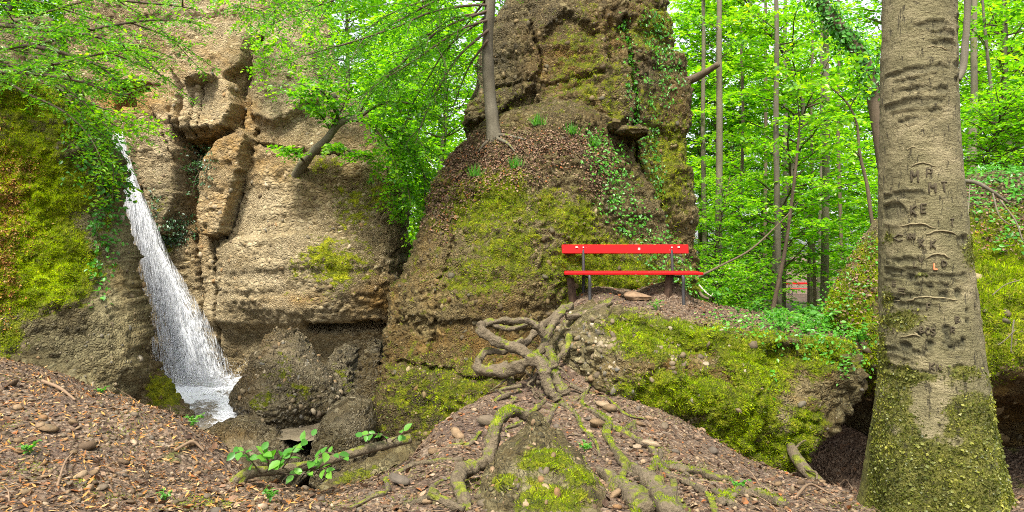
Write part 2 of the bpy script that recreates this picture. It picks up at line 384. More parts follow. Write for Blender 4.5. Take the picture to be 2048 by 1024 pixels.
def sm1(a, k):
    if k < 1: return a
    w = np.ones(2*k+1)/(2*k+1); b = np.pad(a, (k, k), mode='edge'); return np.convolve(b, w, 'valid')
def relief(rows, nu, nv, dback, p=2.6, smooth=None, columns=False, skew=0.0):
    """a closed rock: rows (py, left px, right px, silhouette depth, [depths of its front face from left to right]) lofted top to bottom.
    columns=True lofts left to right instead, rows being (px, top py, bottom py, depth, [front depths from top to bottom])"""
    key = np.array([r[0] for r in rows], float); dense = np.linspace(key[0], key[-1], nv)
    sm = nv//(3*len(rows)) if smooth is None else smooth
    ip = lambda c: sm1(np.interp(dense, key, c), sm)
    L, R, D = ip([r[1] for r in rows]), ip([r[2] for r in rows]), ip([r[3] for r in rows])
    k = max(len(r[4]) for r in rows)
    fr = np.array([np.interp(np.linspace(0, 1, k), np.linspace(0, 1, len(r[4])), r[4]) for r in rows]); fr = np.stack([ip(fr[:, j]) for j in range(k)], 1)
    u = .5-.5*np.cos(np.linspace(0, np.pi, nu)); u = .35*u+.65*np.linspace(0, 1, nu)
    env = (1-np.abs(2*u-1)**p)**(1/p)
    prof = np.stack([np.interp(u, (np.arange(k)+.5)/k, fr[i]) for i in range(nv)])
    ks = max(1, nu//(4*k)); prof = np.stack([sm1(q, ks) for q in prof])
    yf = D[:, None]+(prof-D[:, None])*env
    nb = max(6, nu//4); ub = np.linspace(1, 0, nb+2)[1:-1]; eb = (1-np.abs(2*ub-1)**2)**.5
    yb = D[:, None]+(np.asarray(dback)-D[:, None])*eb
    uu = np.concatenate([u, ub]); yy = np.concatenate([yf, yb], 1)
    a = (L[:, None]+(R-L)[:, None]*uu)          # px along the section at the silhouette depth
    if columns:
        x = ((dense-1024)/FPX*D)[:, None]*np.ones_like(a); z = CAMZ+(512-a)/FPX*D[:, None]
    else:
        x = (a-1024)/FPX*D[:, None]; z = (CAMZ+(512-dense)/FPX*D)[:, None]*np.ones_like(a)
    x = x+skew*np.maximum(yy-D[:, None], 0)     # the way the rock runs in plan
    v = np.stack([x, yy, z], -1); nr, nc = v.shape[:2]
    # close both ends with shrinking rings
    def cap(ring, away, sign):
        c = ring.mean(0); out = []
        for s in (.8, .55, .3, .1, 0.0): out.append(c+(ring-c)*s+away*(1-s)*sign)
        return np.stack(out)
    cap_h = min(.12, .22*np.ptp(v[..., 0] if columns else v[..., 2]))
    ax = np.array([-1, 0, 0.]) if columns else np.array([0, 0, 1.])
    top, bot = cap(v[0], ax*cap_h, 1), cap(v[-1], ax*cap_h, -1)
    v = np.concatenate([top[::-1], v, bot], 0)
    q = grid_faces(len(v), nc, True); v = v.reshape(-1, 3)
    n = vnormals(v, q)
    cen = v.mean(0)
    if ((v-cen)*n).sum(1).mean() < 0: q = q[:, ::-1].copy()
    return v, q
def rough_up(v, q, s, big=.12, bigscale=.9, strata=.05, strata_scale=3.0, peb=.035, pebscale=9.0, fine=.015, polys=(), cracks=()):
    n = vnormals(v, q); w = v.copy()
    w = w+n*(fbm(v, bigscale, 4, s)[:, None]*big)
    z = v[:, 2]+.25*fbm(v, .8, 3, s+9)
    w = w+n*((fbm(np.stack([v[:, 0]*.25, v[:, 1]*.25, z*strata_scale], 1), 1.0, 3, s+21))[:, None]*0+np.tanh(4.5*fbm(np.stack([v[:, 0]*.25, v[:, 1]*.25, z*strata_scale], 1), 1.0, 3, s+21))[:, None]*strata*.62)
    for poly, off, soft in polys:
        sd = polysd(v[:, 0]+.05*fbm(v, 2.5, 3, s+3), v[:, 2]+.05*fbm(v, 2.5, 3, s+4), poly); w[:, 1] -= off*sstep(-soft, soft, sd)
    for line, dep, wid in cracks:
        d = linedist(v[:, 0]+.06*fbm(v, 3.0, 3, s+5), v[:, 2]+.05*fbm(v, 3.0, 3, s+6), line); w[:, 1] += dep*(1-sstep(0, wid, d))
    n = vnormals(w, q)
    wp = v+.06*np.stack([fbm(v, 6, 2, s+31), fbm(v, 6, 2, s+32), fbm(v, 6, 2, s+33)], 1)
    f1, f2, cid = worley(wp*np.array([1, 1, 1.35]), pebscale, s+40)
    f1b, f2b, cidb = worley(wp*np.array([1, 1, 1.2]), pebscale*2.3, s+50)
    mask = sstep(-.25, .25, fbm(v, 1.6, 2, s+60))
    bump = peb*(np.clip(1-f1*1.25, 0, 1)**.6*(.3+cid)-.35)*(.4+.9*mask)+peb*.45*(np.clip(1-f1b*1.2, 0, 1)**.7*(.2+cidb)-.3)
    w = w+n*(bump+fine*fbm(v, 14, 3, s+70))[:, None]
    return w
def xz(pts, d): return [((px-1024)/FPX*d, CAMZ+(512-py)/FPX*d) for px, py in pts]
def blobs(v, lst, s, warp=.35):
    """soft patches on a surface: (px, py, -, radius x, radius y, strength), px,py being where the patch lies in the photograph"""
    x = 1024+v[:, 0]/np.maximum(v[:, 1], .5)*FPX; z = 512-(v[:, 2]-CAMZ)/np.maximum(v[:, 1], .5)*FPX; r = np.zeros(len(v))
    wx = warp*fbm(v, 1.6, 4, s); wz = warp*fbm(v, 1.6, 4, s+1)
    for px, py, d, rx, rz, a in lst:
        r = np.maximum(r, a*np.exp(-(((x-px)/rx+wx*1.6)**2+((z-py)/rz+wz*1.6)**2)*.8))
    return r
def rock(name, v, q, mat, parent, moss=(), ochre=(), pale=(), damp=(), s=0, mossbase=0., extra_moss=None):
    at = dict(moss=blobs(v, moss, s)+mossbase, ochre=blobs(v, ochre, s+4), pale=blobs(v, pale, s+8), damp=blobs(v, damp, s+12))
    if extra_moss is not None: at['moss'] = at['moss']+extra_moss
    mz = sstep(.25, .8, at['moss']); v += vnormals(v, q)*(mz*(.012+.030*fbm(v, 7, 3, s+77)+.018*fbm(v, 19, 2, s+78)))[:, None]      # cushions of moss
    return part(name, v, q, mat, parent, True, at), at
PEBMESH = {}
def embed_stones(parent, v, q, w, n, smin, smax, mat, s, n_single=300, name='stone'):
    """stones that stand proud of a rock: the largest n_single as parts, the rest as one stuff part"""
    rng = np.random.default_rng(s)
    p, nr = sample_surf(v, q, w, n, rng); size = smin*(smax/smin)**(rng.random(n)**2.4)
    vis = np.einsum('ij,ij->i', nr, norm(np.array([0, 0, CAMZ])-p)) > .08
    p, nr, size = p[vis], nr[vis], size[vis]; o = np.argsort(-size); p, nr, size = p[o], nr[o], size[o]; n = len(p)
    d = norm(np.stack([rng.normal(size=n), rng.normal(size=n)*.4, rng.normal(size=n)*.25], 1)); fr = frames(nr, d)
    pos = p+nr*(size*rng.uniform(-.55, -.12, n))[:, None]
    for i in range(min(n, n_single)):
        k = int(rng.integers(8)); key = (k, mat.name)
        if key not in PEBMESH: PEBMESH[key] = mesh('stone', PEB[k][0], PEB[k][1], True, None, [mat])
        o = link(name, PEBMESH[key], parent); R = Matrix([list(r) for r in fr[i]]).to_4x4()
        o.matrix_local = Matrix.Translation(Vector(pos[i]-LOC[parent.name]))@R@Matrix.Diagonal((*([size[i]]*3), 1))
    if n > n_single:
        k = np.arange(n_single, n); vs = []
        for j in range(8):
            kk = k[j::8]
            if len(kk): vs.append(inst(CHIP[j][0], CHIP[j][1], pos[kk], fr[kk], size[kk]))
        vv, ff = join(vs); o = part('pebbles', vv, ff, mat, parent); o['kind'] = 'stuff'
def moss_tufts(parent, v, q, w, n, size, mat, s, name='moss', up=.35, tmpl=BLADE):
    rng = np.random.default_rng(s); p, nr = sample_surf(v, q, w, n, rng)
    d = norm(nr*.9+rng.normal(size=(n, 3))*.6+np.array([0, 0, up])); fr = frames(norm(np.cross(d, rng.normal(size=(n, 3)))), d)
    sz = size*rng.uniform(.5, 1.3, n)
    vv, ff = inst(tmpl[0], tmpl[1], p-nr*.004, fr, np.stack([sz*1.8, sz, sz], 1))
    o = part(name, vv, ff, mat, parent, False); o['kind'] = 'stuff'; return o

# ------------------------------------------------------------------ ground: one sheet to the horizon
GP = [(0, 1024, 3.6), (0, 900, 4.6), (0, 800, 5.6), (0, 715, 6.8), (150, 1024, 3.7), (150, 900, 4.8), (150, 790, 6.4), (270, 1024, 3.8), (270, 920, 5.0), (270, 838, 6.8),
      (400, 1024, 3.9), (400, 930, 5.2), (400, 880, 6.6), (380, 855, 7.6), (540, 1024, 4.0), (540, 975, 4.9), (460, 900, 6.0), (640, 1015, 4.2), (620, 990, 4.9),
      (700, 1024, 4.0), (740, 975, 5.0), (800, 930, 5.8), (850, 895, 6.6), (900, 865, 7.2), (950, 815, 7.9), (900, 1024, 4.0), (900, 930, 5.2), (1000, 1024, 4.15), (1000, 900, 5.6),
      (1000, 830, 6.6), (1020, 770, 7.5), (1100, 1024, 4.2), (1100, 900, 5.4), (1110, 805, 6.9), (1120, 725, 7.8), (1150, 650, 8.6), (1190, 606, 9.2), (1250, 1024, 4.05), (1250, 900, 5.6),
      (1240, 820, 6.6), (1180, 760, 7.3), (1400, 1024, 3.8), (1400, 930, 5.4), (1400, 885, 6.3), (1540, 1024, 4.0), (1540, 965, 5.6), (1530, 938, 6.7), (1650, 1024, 4.2), (1680, 995, 5.1),
      (1620, 968, 5.7), (1850, 1060, 4.3), (2048, 1030, 4.3), (1900, 1010, 5.5), (1150, 600, 9.6), (1260, 592, 9.8), (1380, 600, 9.6), (1200, 578, 10.6), (1330, 590, 10.4)]
GW = [(-1.95, 6.6, -2.0), (-1.6, 7.6, -2.3), (-1.3, 6.8, -1.9), (-2.3, 8.4, -2.1), (-5.5, 12, -1.2), (-4.5, 10.5, -1.15), (-3.5, 10, -1.25), (-6, 14, -1.2), (-4.6, 8.9, -.68), (-5.4, 9.3, -.6), (-3.6, 8.9, -.95),
      (3.2, 7.5, -1.5), (2.6, 8.5, -.8), (4, 8.5, -1.7), (3.6, 6.7, -1.2), (3.0, 6.9, -.95), (3, 10.6, .45), (4.5, 10.6, .4), (2, 10.8, .7), (2.0, 8.0, -.2), (0, 14, -.6), (-2, 11, -1.3), (0, 8.4, -.35), (.15, 9.2, -.2), (-.5, 8.6, -.7), (-.35, 7.9, -.3), (6, 6, -.2), (6, 9, -1.3), (5, 8, -1.5), (4.4, 6.6, -1.0), (4, 9.3, -1.7), (3.2, 9.2, -1.5), (4.2, 7.6, -1.6), (-7, 6, 1.0), (-8, 4, .6),
      (3, 13, -.2), (0, 2, .1), (0.2, 3.5, .06), (-4, 2, .35), (4, 2, .3), (8, 3, .2), (-8, 14, -.8), (8, 13, 0)]
_cp = np.array([P(*g) for g in GP]+[np.array(g, float) for g in GW])
def _tps(cp):
    n = len(cp); d = np.hypot(cp[:, None, 0]-cp[None, :, 0], cp[:, None, 1]-cp[None, :, 1])
    K = np.where(d > 0, d*d*np.log(d+1e-9), 0)+np.eye(n)*.002; Pm = np.column_stack([np.ones(n), cp[:, 0], cp[:, 1]])
    A = np.block([[K, Pm], [Pm.T, np.zeros((3, 3))]]); return np.linalg.solve(A, np.concatenate([cp[:, 2], np.zeros(3)]))
_cf = _tps(_cp)
def _smooth_ground(x, y):
    x = np.asarray(x, float); y = np.asarray(y, float); sh = x.shape; x = x.ravel(); y = y.ravel(); z = np.full(len(x), 0.0)
    far = -1.3+.35*sstep(25, 45, y)+2.2*sstep(46, 80, y)+.3*fbm(np.stack([x, y, x*0], 1), .15, 3, 5)+.8*sstep(24, 60, np.abs(x))
    w = 1-sstep(0, 1, np.maximum.reduce([(np.abs(x)-7.5)/4, (y-13.0)/4, (1.5-y)/4]))
    m = w > 0; xx, yy = x[m], y[m]; r = _cf[-3]+_cf[-2]*xx+_cf[-1]*yy
    for i in range(len(_cp)):
        d2 = (xx-_cp[i, 0])**2+(yy-_cp[i, 1])**2; r = r+_cf[i]*.5*d2*np.log(d2+1e-12)
    z = far.copy(); z[m] = far[m]*(1-w[m])+r*w[m]
    return z.reshape(sh)
def ground_z(x, y):
    x = np.asarray(x, float); y = np.asarray(y, float); q = np.stack([x.ravel(), y.ravel(), 0*x.ravel()], 1)
    return _smooth_ground(x, y)+(.06*fbm(q, 2.2, 3, 77)+.03*fbm(q, 8, 3, 78)).reshape(x.shape)
def G(px, py):
    """where the ray of a photograph pixel meets the ground"""
    d = np.linspace(2.5, 60, 3000); d = d[d < 60]; p = np.stack([(px-1024)/FPX*d, d, CAMZ+(512-py)/FPX*d], 1)
    below = p[:, 2] < ground_z(p[:, 0], p[:, 1]); i = int(np.argmax(below)) if below.any() else len(d)-1
    return np.array([p[i, 0], p[i, 1], float(ground_z(p[i:i+1, 0], p[i:i+1, 1])[0])])
def axis(a, b, step, far, ratio=1.22):
    c = list(np.arange(a, b+1e-6, step)); s = step; e = c[-1]
    while e < far[1]: s *= ratio; e += s; c.append(e)
    s = step; e = c[0]
    while e > far[0]: s *= ratio; e -= s; c.insert(0, e)
    return np.array(c)
gx = axis(-6.6, 6.6, .048, (-500, 500)); gy = axis(2.9, 11.5, .048, (-20, 900))
X, Y = np.meshgrid(gx, gy); Z = ground_z(X, Y); gv = np.stack([X, Y, Z], -1).reshape(-1, 3); gq = grid_faces(len(gy), len(gx))
def ground_material():
    m, t = newmat('forest_floor'); N = NT(t); geo = N.n('NewGeometry'); p = geo.outputs['Position']
    v = N.vor(p, 26); v2 = N.vor(p, 60); s = N.n('SeparateColor'); N.l(v.outputs['Color'], s.inputs[0]); s2 = N.n('SeparateColor'); N.l(v2.outputs['Color'], s2.inputs[0])
    stops = [(0, (.045, .028, .016)), (.3, (.11, .07, .042)), (.5, (.20, .14, .09)), (.65, (.08, .048, .028)), (.8, (.30, .23, .16)), (1, (.17, .09, .04))]
    col = N.mix(N.rng(N.noise(p, 3, 3), .4, .6), N.ramp(s.outputs[0], stops), N.ramp(s2.outputs[0], stops))
    col = N.mix(N.rng(N.noise(p, 1.1, 5, .65), .45, .7, 0, .75), col, (.085, .055, .04))
    g = N.rng(N.noise(p, 1.6, 6, .7), .60, .70, 0, .8); col = N.mix(g, col, N.ramp(N.noise(p, 30, 4), [(.3, (.05, .06, .01)), (.7, (.17, .18, .03))]))
    h = N.math('ADD', v.outputs['Distance'], N.math('MULTIPLY', N.noise(p, 60, 4), .8))
    N.out(N.prin(col, .9, h, 1.0, .04)); return m
M['ground'] = ground_material()
ground = struct('ground', gv, gq, M['ground'])
# ------------------------------------------------------------------ rocks
M['cliff_stone'] = stone_material('pale_stone', [(p, (k[0]*1.25, k[1]*1.1, k[2]*.85)) for p, k in ST])
# --- the cliff behind the waterfall
rows = [(-120, 150, 640, 15.0, [14.6, 14.6, 14.8, 14.8, 15]), (0, 150, 650, 15, [14.4, 14.4, 14.5, 14.6, 14.8]), (150, 150, 680, 14.8, [14.2, 14.2, 14.3, 14.3, 14.4]), (230, 150, 735, 14.6, [14.2, 14.1, 14.1, 14.0, 14.1]),
        (300, 150, 800, 14.4, [14.1, 14.0, 14.0, 13.6, 13.5]), (350, 150, 815, 14.3, [14.0, 14.0, 13.8, 13.3, 13.2]), (450, 150, 818, 14.2, [14.0, 13.8, 13.6, 13.1, 13.0]), (540, 150, 815, 14.1, [13.8, 13.7, 13.5, 13.0, 12.8]),
        (630, 150, 812, 14.0, [13.6, 13.6, 13.4, 13.0, 12.8]), (660, 150, 810, 14.0, [13.6, 13.6, 13.5, 13.4, 13.2]), (760, 150, 810, 13.9, [13.5, 13.5, 13.5, 13.4, 13.2]), (900, 150, 815, 13.9, [13.4, 13.4, 13.4, 13.3, 13.2])]
v, q = relief(rows, 265, 320, 19.0, 5.0, skew=-.25)
CD = 14.0
polys = [(xz([(262, 190), (300, 168), (352, 200), (372, 300), (378, 400), (360, 470), (300, 470), (285, 380), (270, 300)], CD), .42, .05),
         (xz([(215, 160), (310, 170), (318, 205), (290, 222), (220, 215)], CD), -.45, .05),
         (xz([(330, 60), (450, 30), (500, 70), (495, 120), (440, 165), (375, 180), (335, 130)], CD), .38, .06),
         (xz([(362, 195), (420, 150), (470, 165), (485, 215), (470, 260), (440, 280), (375, 285), (360, 240)], CD), .5, .05),
         (xz([(365, 270), (440, 265), (440, 300), (395, 312), (368, 300)], CD), -.25, .06),
         (xz([(428, 330), (455, 290), (500, 262), (522, 285), (505, 350), (470, 470), (430, 470), (412, 420)], CD), .40, .04),
         (xz([(500, 100), (560, 60), (620, 90), (640, 200), (560, 260), (510, 230)], CD), .3, .1),
         (xz([(380, 290), (425, 320), (412, 440), (380, 450)], CD), -.3, .08),
         (xz([(455, 480), (640, 470), (800, 500), (800, 632), (640, 640), (560, 650), (460, 640)], CD), .16, .08),
         (xz([(640, 634), (790, 634), (790, 650), (640, 648)], CD), -.4, .03)]
cracks = [(xz([(375, 180), (378, 330), (400, 480), (425, 600), (430, 720)], CD), .32, .07), (xz([(522, 262), (500, 360), (470, 470), (448, 500), (455, 600), (462, 720)], CD), .30, .06),
          (xz([(500, 60), (480, 170), (490, 260)], CD), .3, .08), (xz([(300, 180), (340, 260), (372, 330)], CD), .12, .05), (xz([(310, 380), (330, 440), (325, 470)], CD), .15, .05),
          (xz([(520, 290), (600, 310), (700, 315)], CD), .15, .06), (xz([(400, 200), (402, 300)], CD), .16, .04), (xz([(422, 290), (420, 180)], CD), .1, .03)]
polys = [(pl, of*1.1, sf*.9) for pl, of, sf in polys]; cracks = [(ln, dp*1.1, wd) for ln, dp, wd in cracks]
v = rough_up(v, q, 101, .16, .8, .055, 2.6, .05, 8.0, .025, polys, cracks)
cliff = thing('cliff', 'tall pale brown conglomerate cliff with cracks and blocks, right of the waterfall', 'cliff', P(520, 800, 14))
_, at = rock('rock_face', v, q, M['cliff'], cliff,
     moss=[(670, 530, 13, 90, 55, .8), (720, 400, 13, 90, 60, .55), (600, 590, 13, 60, 20, .35), (335, 500, 14, 30, 60, .5), (330, 400, 14, 40, 60, .35), (640, 330, 13.5, 60, 30, .5), (790, 330, 13, 40, 60, .5)],
     ochre=[(260, 195, 14, 60, 28, 1.3), (420, 290, 14, 55, 40, 1.0), (440, 400, 14, 40, 40, .8), (480, 230, 14, 40, 60, .8), (430, 130, 14, 80, 60, .5), (760, 610, 13, 60, 40, .7), (330, 210, 14, 40, 40, .7), (520, 330, 14, 60, 50, .5), (590, 600, 13, 50, 12, 1.), (405, 460, 14, 20, 80, .6)],
     pale=[(540, 560, 13.4, 110, 90, 1.0), (400, 190, 14, 90, 120, .8), (330, 300, 14, 40, 120, .7), (500, 430, 14, 110, 100, .9), (560, 120, 14, 100, 120, .9), (620, 680, 13.4, 160, 40, .8), (430, 600, 13.6, 40, 140, .9), (460, 60, 14, 120, 80, .8)],
     damp=[(330, 430, 14, 40, 80, .8), (720, 600, 13, 120, 60, .5), (560, 700, 13.4, 200, 40, .7)], s=5)
wst = .25+at['pale']*.6; wst *= (v[:, 0] > P(250, 0, 14)[0])
embed_stones(cliff, v, q, wst, 4800, .02, .075, M['cliff_stone'], 11)
moss_tufts(cliff, v, q, np.clip(at['moss']-.3, 0, 1), 9000, .05, M['moss'], 12)
CLIFF = (v, q)

# --- the mossy cliff on the left
rows = [(40, -420, 90, 9.5, [8.6, 8.4, 8.8, 9.2]), (120, -420, 130, 9.4, [8.2, 8.0, 8.4, 8.8]), (200, -420, 190, 9.3, [7.9, 7.5, 7.8, 8.5]), (300, -420, 222, 9.3, [7.5, 7.1, 7.4, 8.4]), (420, -420, 245, 9.3, [7.2, 6.6, 7.1, 8.4]), (520, -420, 262, 9.2, [7.0, 6.4, 6.9, 8.2]), (600, -420, 283, 9.0, [6.9, 6.3, 6.8, 7.9]),
        (680, -420, 292, 8.8, [7.0, 6.5, 6.9, 7.7]), (760, -420, 284, 8.5, [7.0, 6.6, 7.0, 7.6]), (840, -420, 265, 8.2, [7.0, 6.7, 7.0, 7.4]), (950, -420, 255, 8.0, [7.0, 6.8, 7.0, 7.2])]
v, q = relief(rows, 225, 265, 12.0, 3.0, skew=-.62)
v = rough_up(v, q, 202, .3, 1.0, .05, 2.0, .08, 8.5, .035, (), [(xz([(120, 260), (170, 420), (200, 520)], 8), .15, .1)])
leftc = thing('mossy_cliff', 'leaning cliff draped in bright moss and dry needles, left of the waterfall', 'cliff', P(100, 780, 7.5))
_, at = rock('rock_face', v, q, M['bank'], leftc,
     moss=[(50, 400, 0, 110, 120, 1.3), (100, 530, 0, 100, 80, 1.3), (30, 570, 0, 80, 70, 1.2), (60, 220, 0, 90, 60, .9), (150, 250, 0, 60, 60, .7), (10, 680, 0, 50, 50, .7), (215, 380, 0, 15, 120, .7), (130, 340, 0, 40, 60, .6)],
     ochre=[(270, 660, 8, 30, 120, .5), (250, 560, 8, 25, 60, .6)], pale=[(225, 560, 8.2, 45, 190, 1.2), (170, 470, 7.6, 35, 70, 1.0), (255, 700, 8, 40, 120, 1.2), (90, 290, 7.5, 90, 30, .8), (120, 700, 0, 110, 60, .6)],
     damp=[(120, 690, 6.8, 110, 70, .7), (120, 330, 7, 30, 90, .7)], s=15)
LEFT = (v, q); front = (v[:, 1] < 9.3)
embed_stones(leftc, v, q, np.clip(1.05-at['moss'], .02, 1)*front, 3000, .018, .065, M['stone'], 21, 240)
mw = np.clip(at['moss']-.38, 0, 1)*front
moss_tufts(leftc, v, q, mw, 52000, .038, M['moss'], 22)
o = moss_tufts(leftc, v, q, (blobs(v, [(10, 420, 6.7, 30, 130, 1), (45, 340, 6.7, 30, 40, .6), (10, 540, 6.7, 25, 80, .8), (60, 480, 6.7, 30, 40, .4)], 3, .5)**2)*front, 5000, .04, M['needle_litter'], 23, 'dry_needles', -.4, NEEDLE)

# --- the rock pillar: front shoulder and tall block behind
pil = thing('rock_pillar', 'huge free-standing conglomerate pillar in the middle, a small tree on its ledge', 'rock pillar', P(1060, 880, 10.5))
rows = [(-140, 1120, 1290, 13.6, [13.2, 13.0, 13.2]), (-40, 1075, 1305, 13.6, [13.0, 12.5, 12.9]), (30, 1010, 1325, 13.5, [12.9, 12.3, 12.7]), (90, 968, 1350, 13.4, [12.8, 12.1, 12.2, 12.6]), (150, 942, 1368, 13.3, [12.7, 12.0, 11.9, 12.4]), (230, 938, 1376, 13.2, [12.6, 11.9, 11.7, 12.2]),
        (300, 945, 1372, 13.1, [12.5, 11.9, 11.6, 12.0]), (400, 950, 1378, 13.0, [12.4, 11.9, 11.5, 11.9]), (480, 950, 1382, 13.0, [12.4, 11.9, 11.5, 11.8]), (600, 950, 1376, 13.0, [12.3, 11.8, 11.5, 11.8]), (760, 950, 1370, 13, [12.3, 11.8, 11.5, 11.8])]
v, q = relief(rows, 210, 270, 16.5, 3.2)
v = rough_up(v, q, 303, .20, 1.0, .09, 2.6, .07, 9, .03,
    [(xz([(1085, 60), (1130, 10), (1200, 60), (1190, 180), (1090, 190)], 12), -.22, .1), (xz([(940, 60), (1060, 30), (1080, 190), (940, 250)], 12.5), .18, .08), (xz([(1215, 40), (1250, 30), (1262, 300), (1240, 420), (1215, 380)], 12), -.15, .08)],
    [(xz([(1065, 20), (1085, 120), (1075, 200)], 12), .15, .07), (xz([(1255, 30), (1270, 200), (1275, 420)], 12), .22, .09), (xz([(960, 150), (1100, 165), (1200, 150)], 12), .1, .06)])
_, at = rock('upper_block', v, q, M['pillar'], pil,
     moss=[(1160, 120, 12, 70, 90, .38), (1220, 230, 12, 60, 100, .35), (1330, 350, 12, 50, 150, .5), (1310, 60, 12.5, 50, 50, .5), (1020, 220, 12.4, 60, 30, .35)],
     ochre=[(1130, 130, 12, 70, 70, .8), (1180, 240, 12, 40, 50, .6), (1330, 300, 12, 40, 120, .6), (1340, 480, 12, 60, 60, .7), (1230, 60, 12, 60, 60, .6)],
     pale=[(1360, 430, 12, 40, 60, .5), (1000, 140, 12.5, 40, 40, .4)], damp=[(1000, 150, 12.5, 70, 110, .9), (1090, 40, 12.5, 60, 50, .9), (1290, 200, 12, 40, 160, .6), (1240, 30, 12, 100, 40, .6)], s=25, mossbase=.2)
UP = (v, q); UPat = at
embed_stones(pil, v, q, np.where(v[:, 1] < 13.3, .5, 0.), 4200, .02, .07, M['stone_warm'], 31, 150)
moss_tufts(pil, v, q, np.clip(at['moss']-.28, 0, 1)*(v[:, 1] < 13), 5000, .05, M['moss'], 32)
rows = [(198, 1105, 1165, 12.0, [11.9]), (212, 1070, 1190, 12.0, [11.7, 11.6]), (232, 1020, 1215, 11.9, [11.5, 11.3, 11.4]), (255, 965, 1235, 11.8, [11.3, 11.0, 11.1, 11.3]), (282, 920, 1252, 11.7, [11.1, 10.75, 10.85, 11.2]), (310, 892, 1268, 11.6, [11.0, 10.5, 10.6, 11.1]), (345, 880, 1285, 11.5, [10.9, 10.3, 10.4, 11.0]), (385, 868, 1300, 11.4, [10.7, 10.1, 10.3, 10.9]), (425, 860, 1315, 11.3, [10.5, 9.9, 10.2, 10.8]),
        (470, 852, 1325, 11.2, [10.3, 9.7, 10.2, 10.8]), (510, 836, 1355, 11.1, [10.1, 9.6, 10.2, 10.7]), (560, 808, 1385, 11.0, [9.9, 9.4, 10.1, 10.6]), (610, 782, 1400, 10.9, [9.7, 9.25, 10.0, 10.6]), (670, 774, 1400, 10.8, [9.4, 9.0, 9.8, 10.6]), (740, 764, 1390, 10.6, [9.1, 8.7, 9.6, 10.4]), (820, 748, 1370, 10.4, [8.9, 8.5, 9.3, 10.2]), (900, 735, 1340, 10.3, [8.8, 8.4, 9.0, 10.0]), (1020, 730, 1300, 10.2, [8.7, 8.4, 9, 10])]
v, q = relief(rows, 265, 290, 13.2, 2.5)
v = rough_up(v, q, 404, .16, .9, .06, 2.6, .07, 9, .03,
    [(xz([(760, 650), (960, 640), (1060, 660), (1060, 720), (900, 740), (760, 745)], 9.3), -.12, .06)],
    [(xz([(770, 742), (860, 738), (960, 752), (1040, 760)], 9.2), .12, .05), (xz([(900, 480), (870, 600), (850, 700)], 9.6), .08, .06), (xz([(840, 450), (900, 380), (960, 300)], 10.6), .1, .1)])
_, at = rock('lower_shoulder', v, q, M['pillar'], pil,
     moss=[(1000, 390, 10.3, 60, 40, .75), (940, 420, 10.2, 60, 40, .5), (1100, 420, 10.2, 50, 30, .5), (1170, 520, 10.2, 70, 50, .75), (1240, 560, 10.3, 110, 40, .8), (960, 560, 9.5, 70, 40, .35), (1020, 500, 9.8, 50, 60, .5), (880, 800, 8.6, 120, 70, .35), (1150, 440, 10.2, 40, 40, .6), (920, 400, 10.4, 60, 40, .45)],
     ochre=[(900, 690, 9, 120, 45, .9), (860, 560, 9.4, 40, 90, .6), (1010, 700, 9, 60, 50, .9), (790, 600, 10, 15, 60, .8), (1000, 600, 9.3, 80, 60, .4)],
     pale=[(1050, 430, 10, 110, 40, .95), (930, 520, 9.6, 90, 60, .5), (870, 600, 9.4, 60, 60, .5), (1180, 410, 10.3, 60, 20, .6)], damp=[(850, 830, 8.6, 120, 80, .9), (950, 650, 9, 120, 40, .5), (790, 700, 9.4, 20, 120, .6)], s=35, mossbase=.26)
LOW = (v, q); LOWat = at; front = (v[:, 1] < 11.4)
embed_stones(pil, v, q, front*np.clip(1.0-.6*at['moss'], .1, 1)*np.where(v[:, 2] < 2.6, 1, .35), 5200, .018, .065, M['stone_warm'], 41, 150)
moss_tufts(pil, v, q, np.clip(at['moss']-.3, 0, 1)*front, 26000, .042, M['moss'], 42)

# --- the tilted mossy slab that carries the path, hollow beneath
slab = thing('mossy_slab', 'big tilted mossy boulder carrying the path, dark hollow under its far end', 'boulder', P(1400, 880, 7.5))
rows = [(1118, 700, 722, 8.0, [7.9]), (1135, 665, 735, 8.0, [7.7, 7.6, 7.6]), (1165, 634, 752, 8.0, [7.6, 7.3, 7.3]), (1200, 617, 772, 8.0, [7.6, 7.1, 7.1]), (1260, 626, 800, 8.0, [7.5, 7.0, 6.95, 7.0]), (1330, 637, 838, 7.9, [7.45, 6.95, 6.85, 7.0]), (1400, 650, 872, 7.9, [7.4, 6.9, 6.8, 6.9]), (1470, 660, 900, 7.8, [7.35, 6.9, 6.75, 6.8]),
        (1540, 668, 915, 7.7, [7.3, 6.85, 6.7, 6.75]), (1585, 673, 868, 7.7, [7.25, 6.8, 6.75, 6.9]), (1625, 678, 812, 7.7, [7.25, 6.85, 6.85, 7.0]), (1665, 684, 765, 7.7, [7.3, 6.95, 7.0, 7.1]), (1690, 690, 735, 7.7, [7.5])]
v, q = relief(rows, 150, 300, 10.4, 6.5, columns=True)
v = rough_up(v, q, 505, .15, 1.6, .03, 3.0, .065, 8, .03, [(xz([(1560, 700), (1700, 690), (1700, 800), (1540, 930), (1480, 900)], 7), -.16, .05), (xz([(1120, 640), (1230, 640), (1290, 720), (1240, 800), (1120, 760)], 7.2), .12, .06), (xz([(1340, 690), (1450, 700), (1480, 780), (1380, 770)], 7), -.14, .06)], [(xz([(1560, 720), (1500, 800), (1470, 880)], 7), .08, .06)])
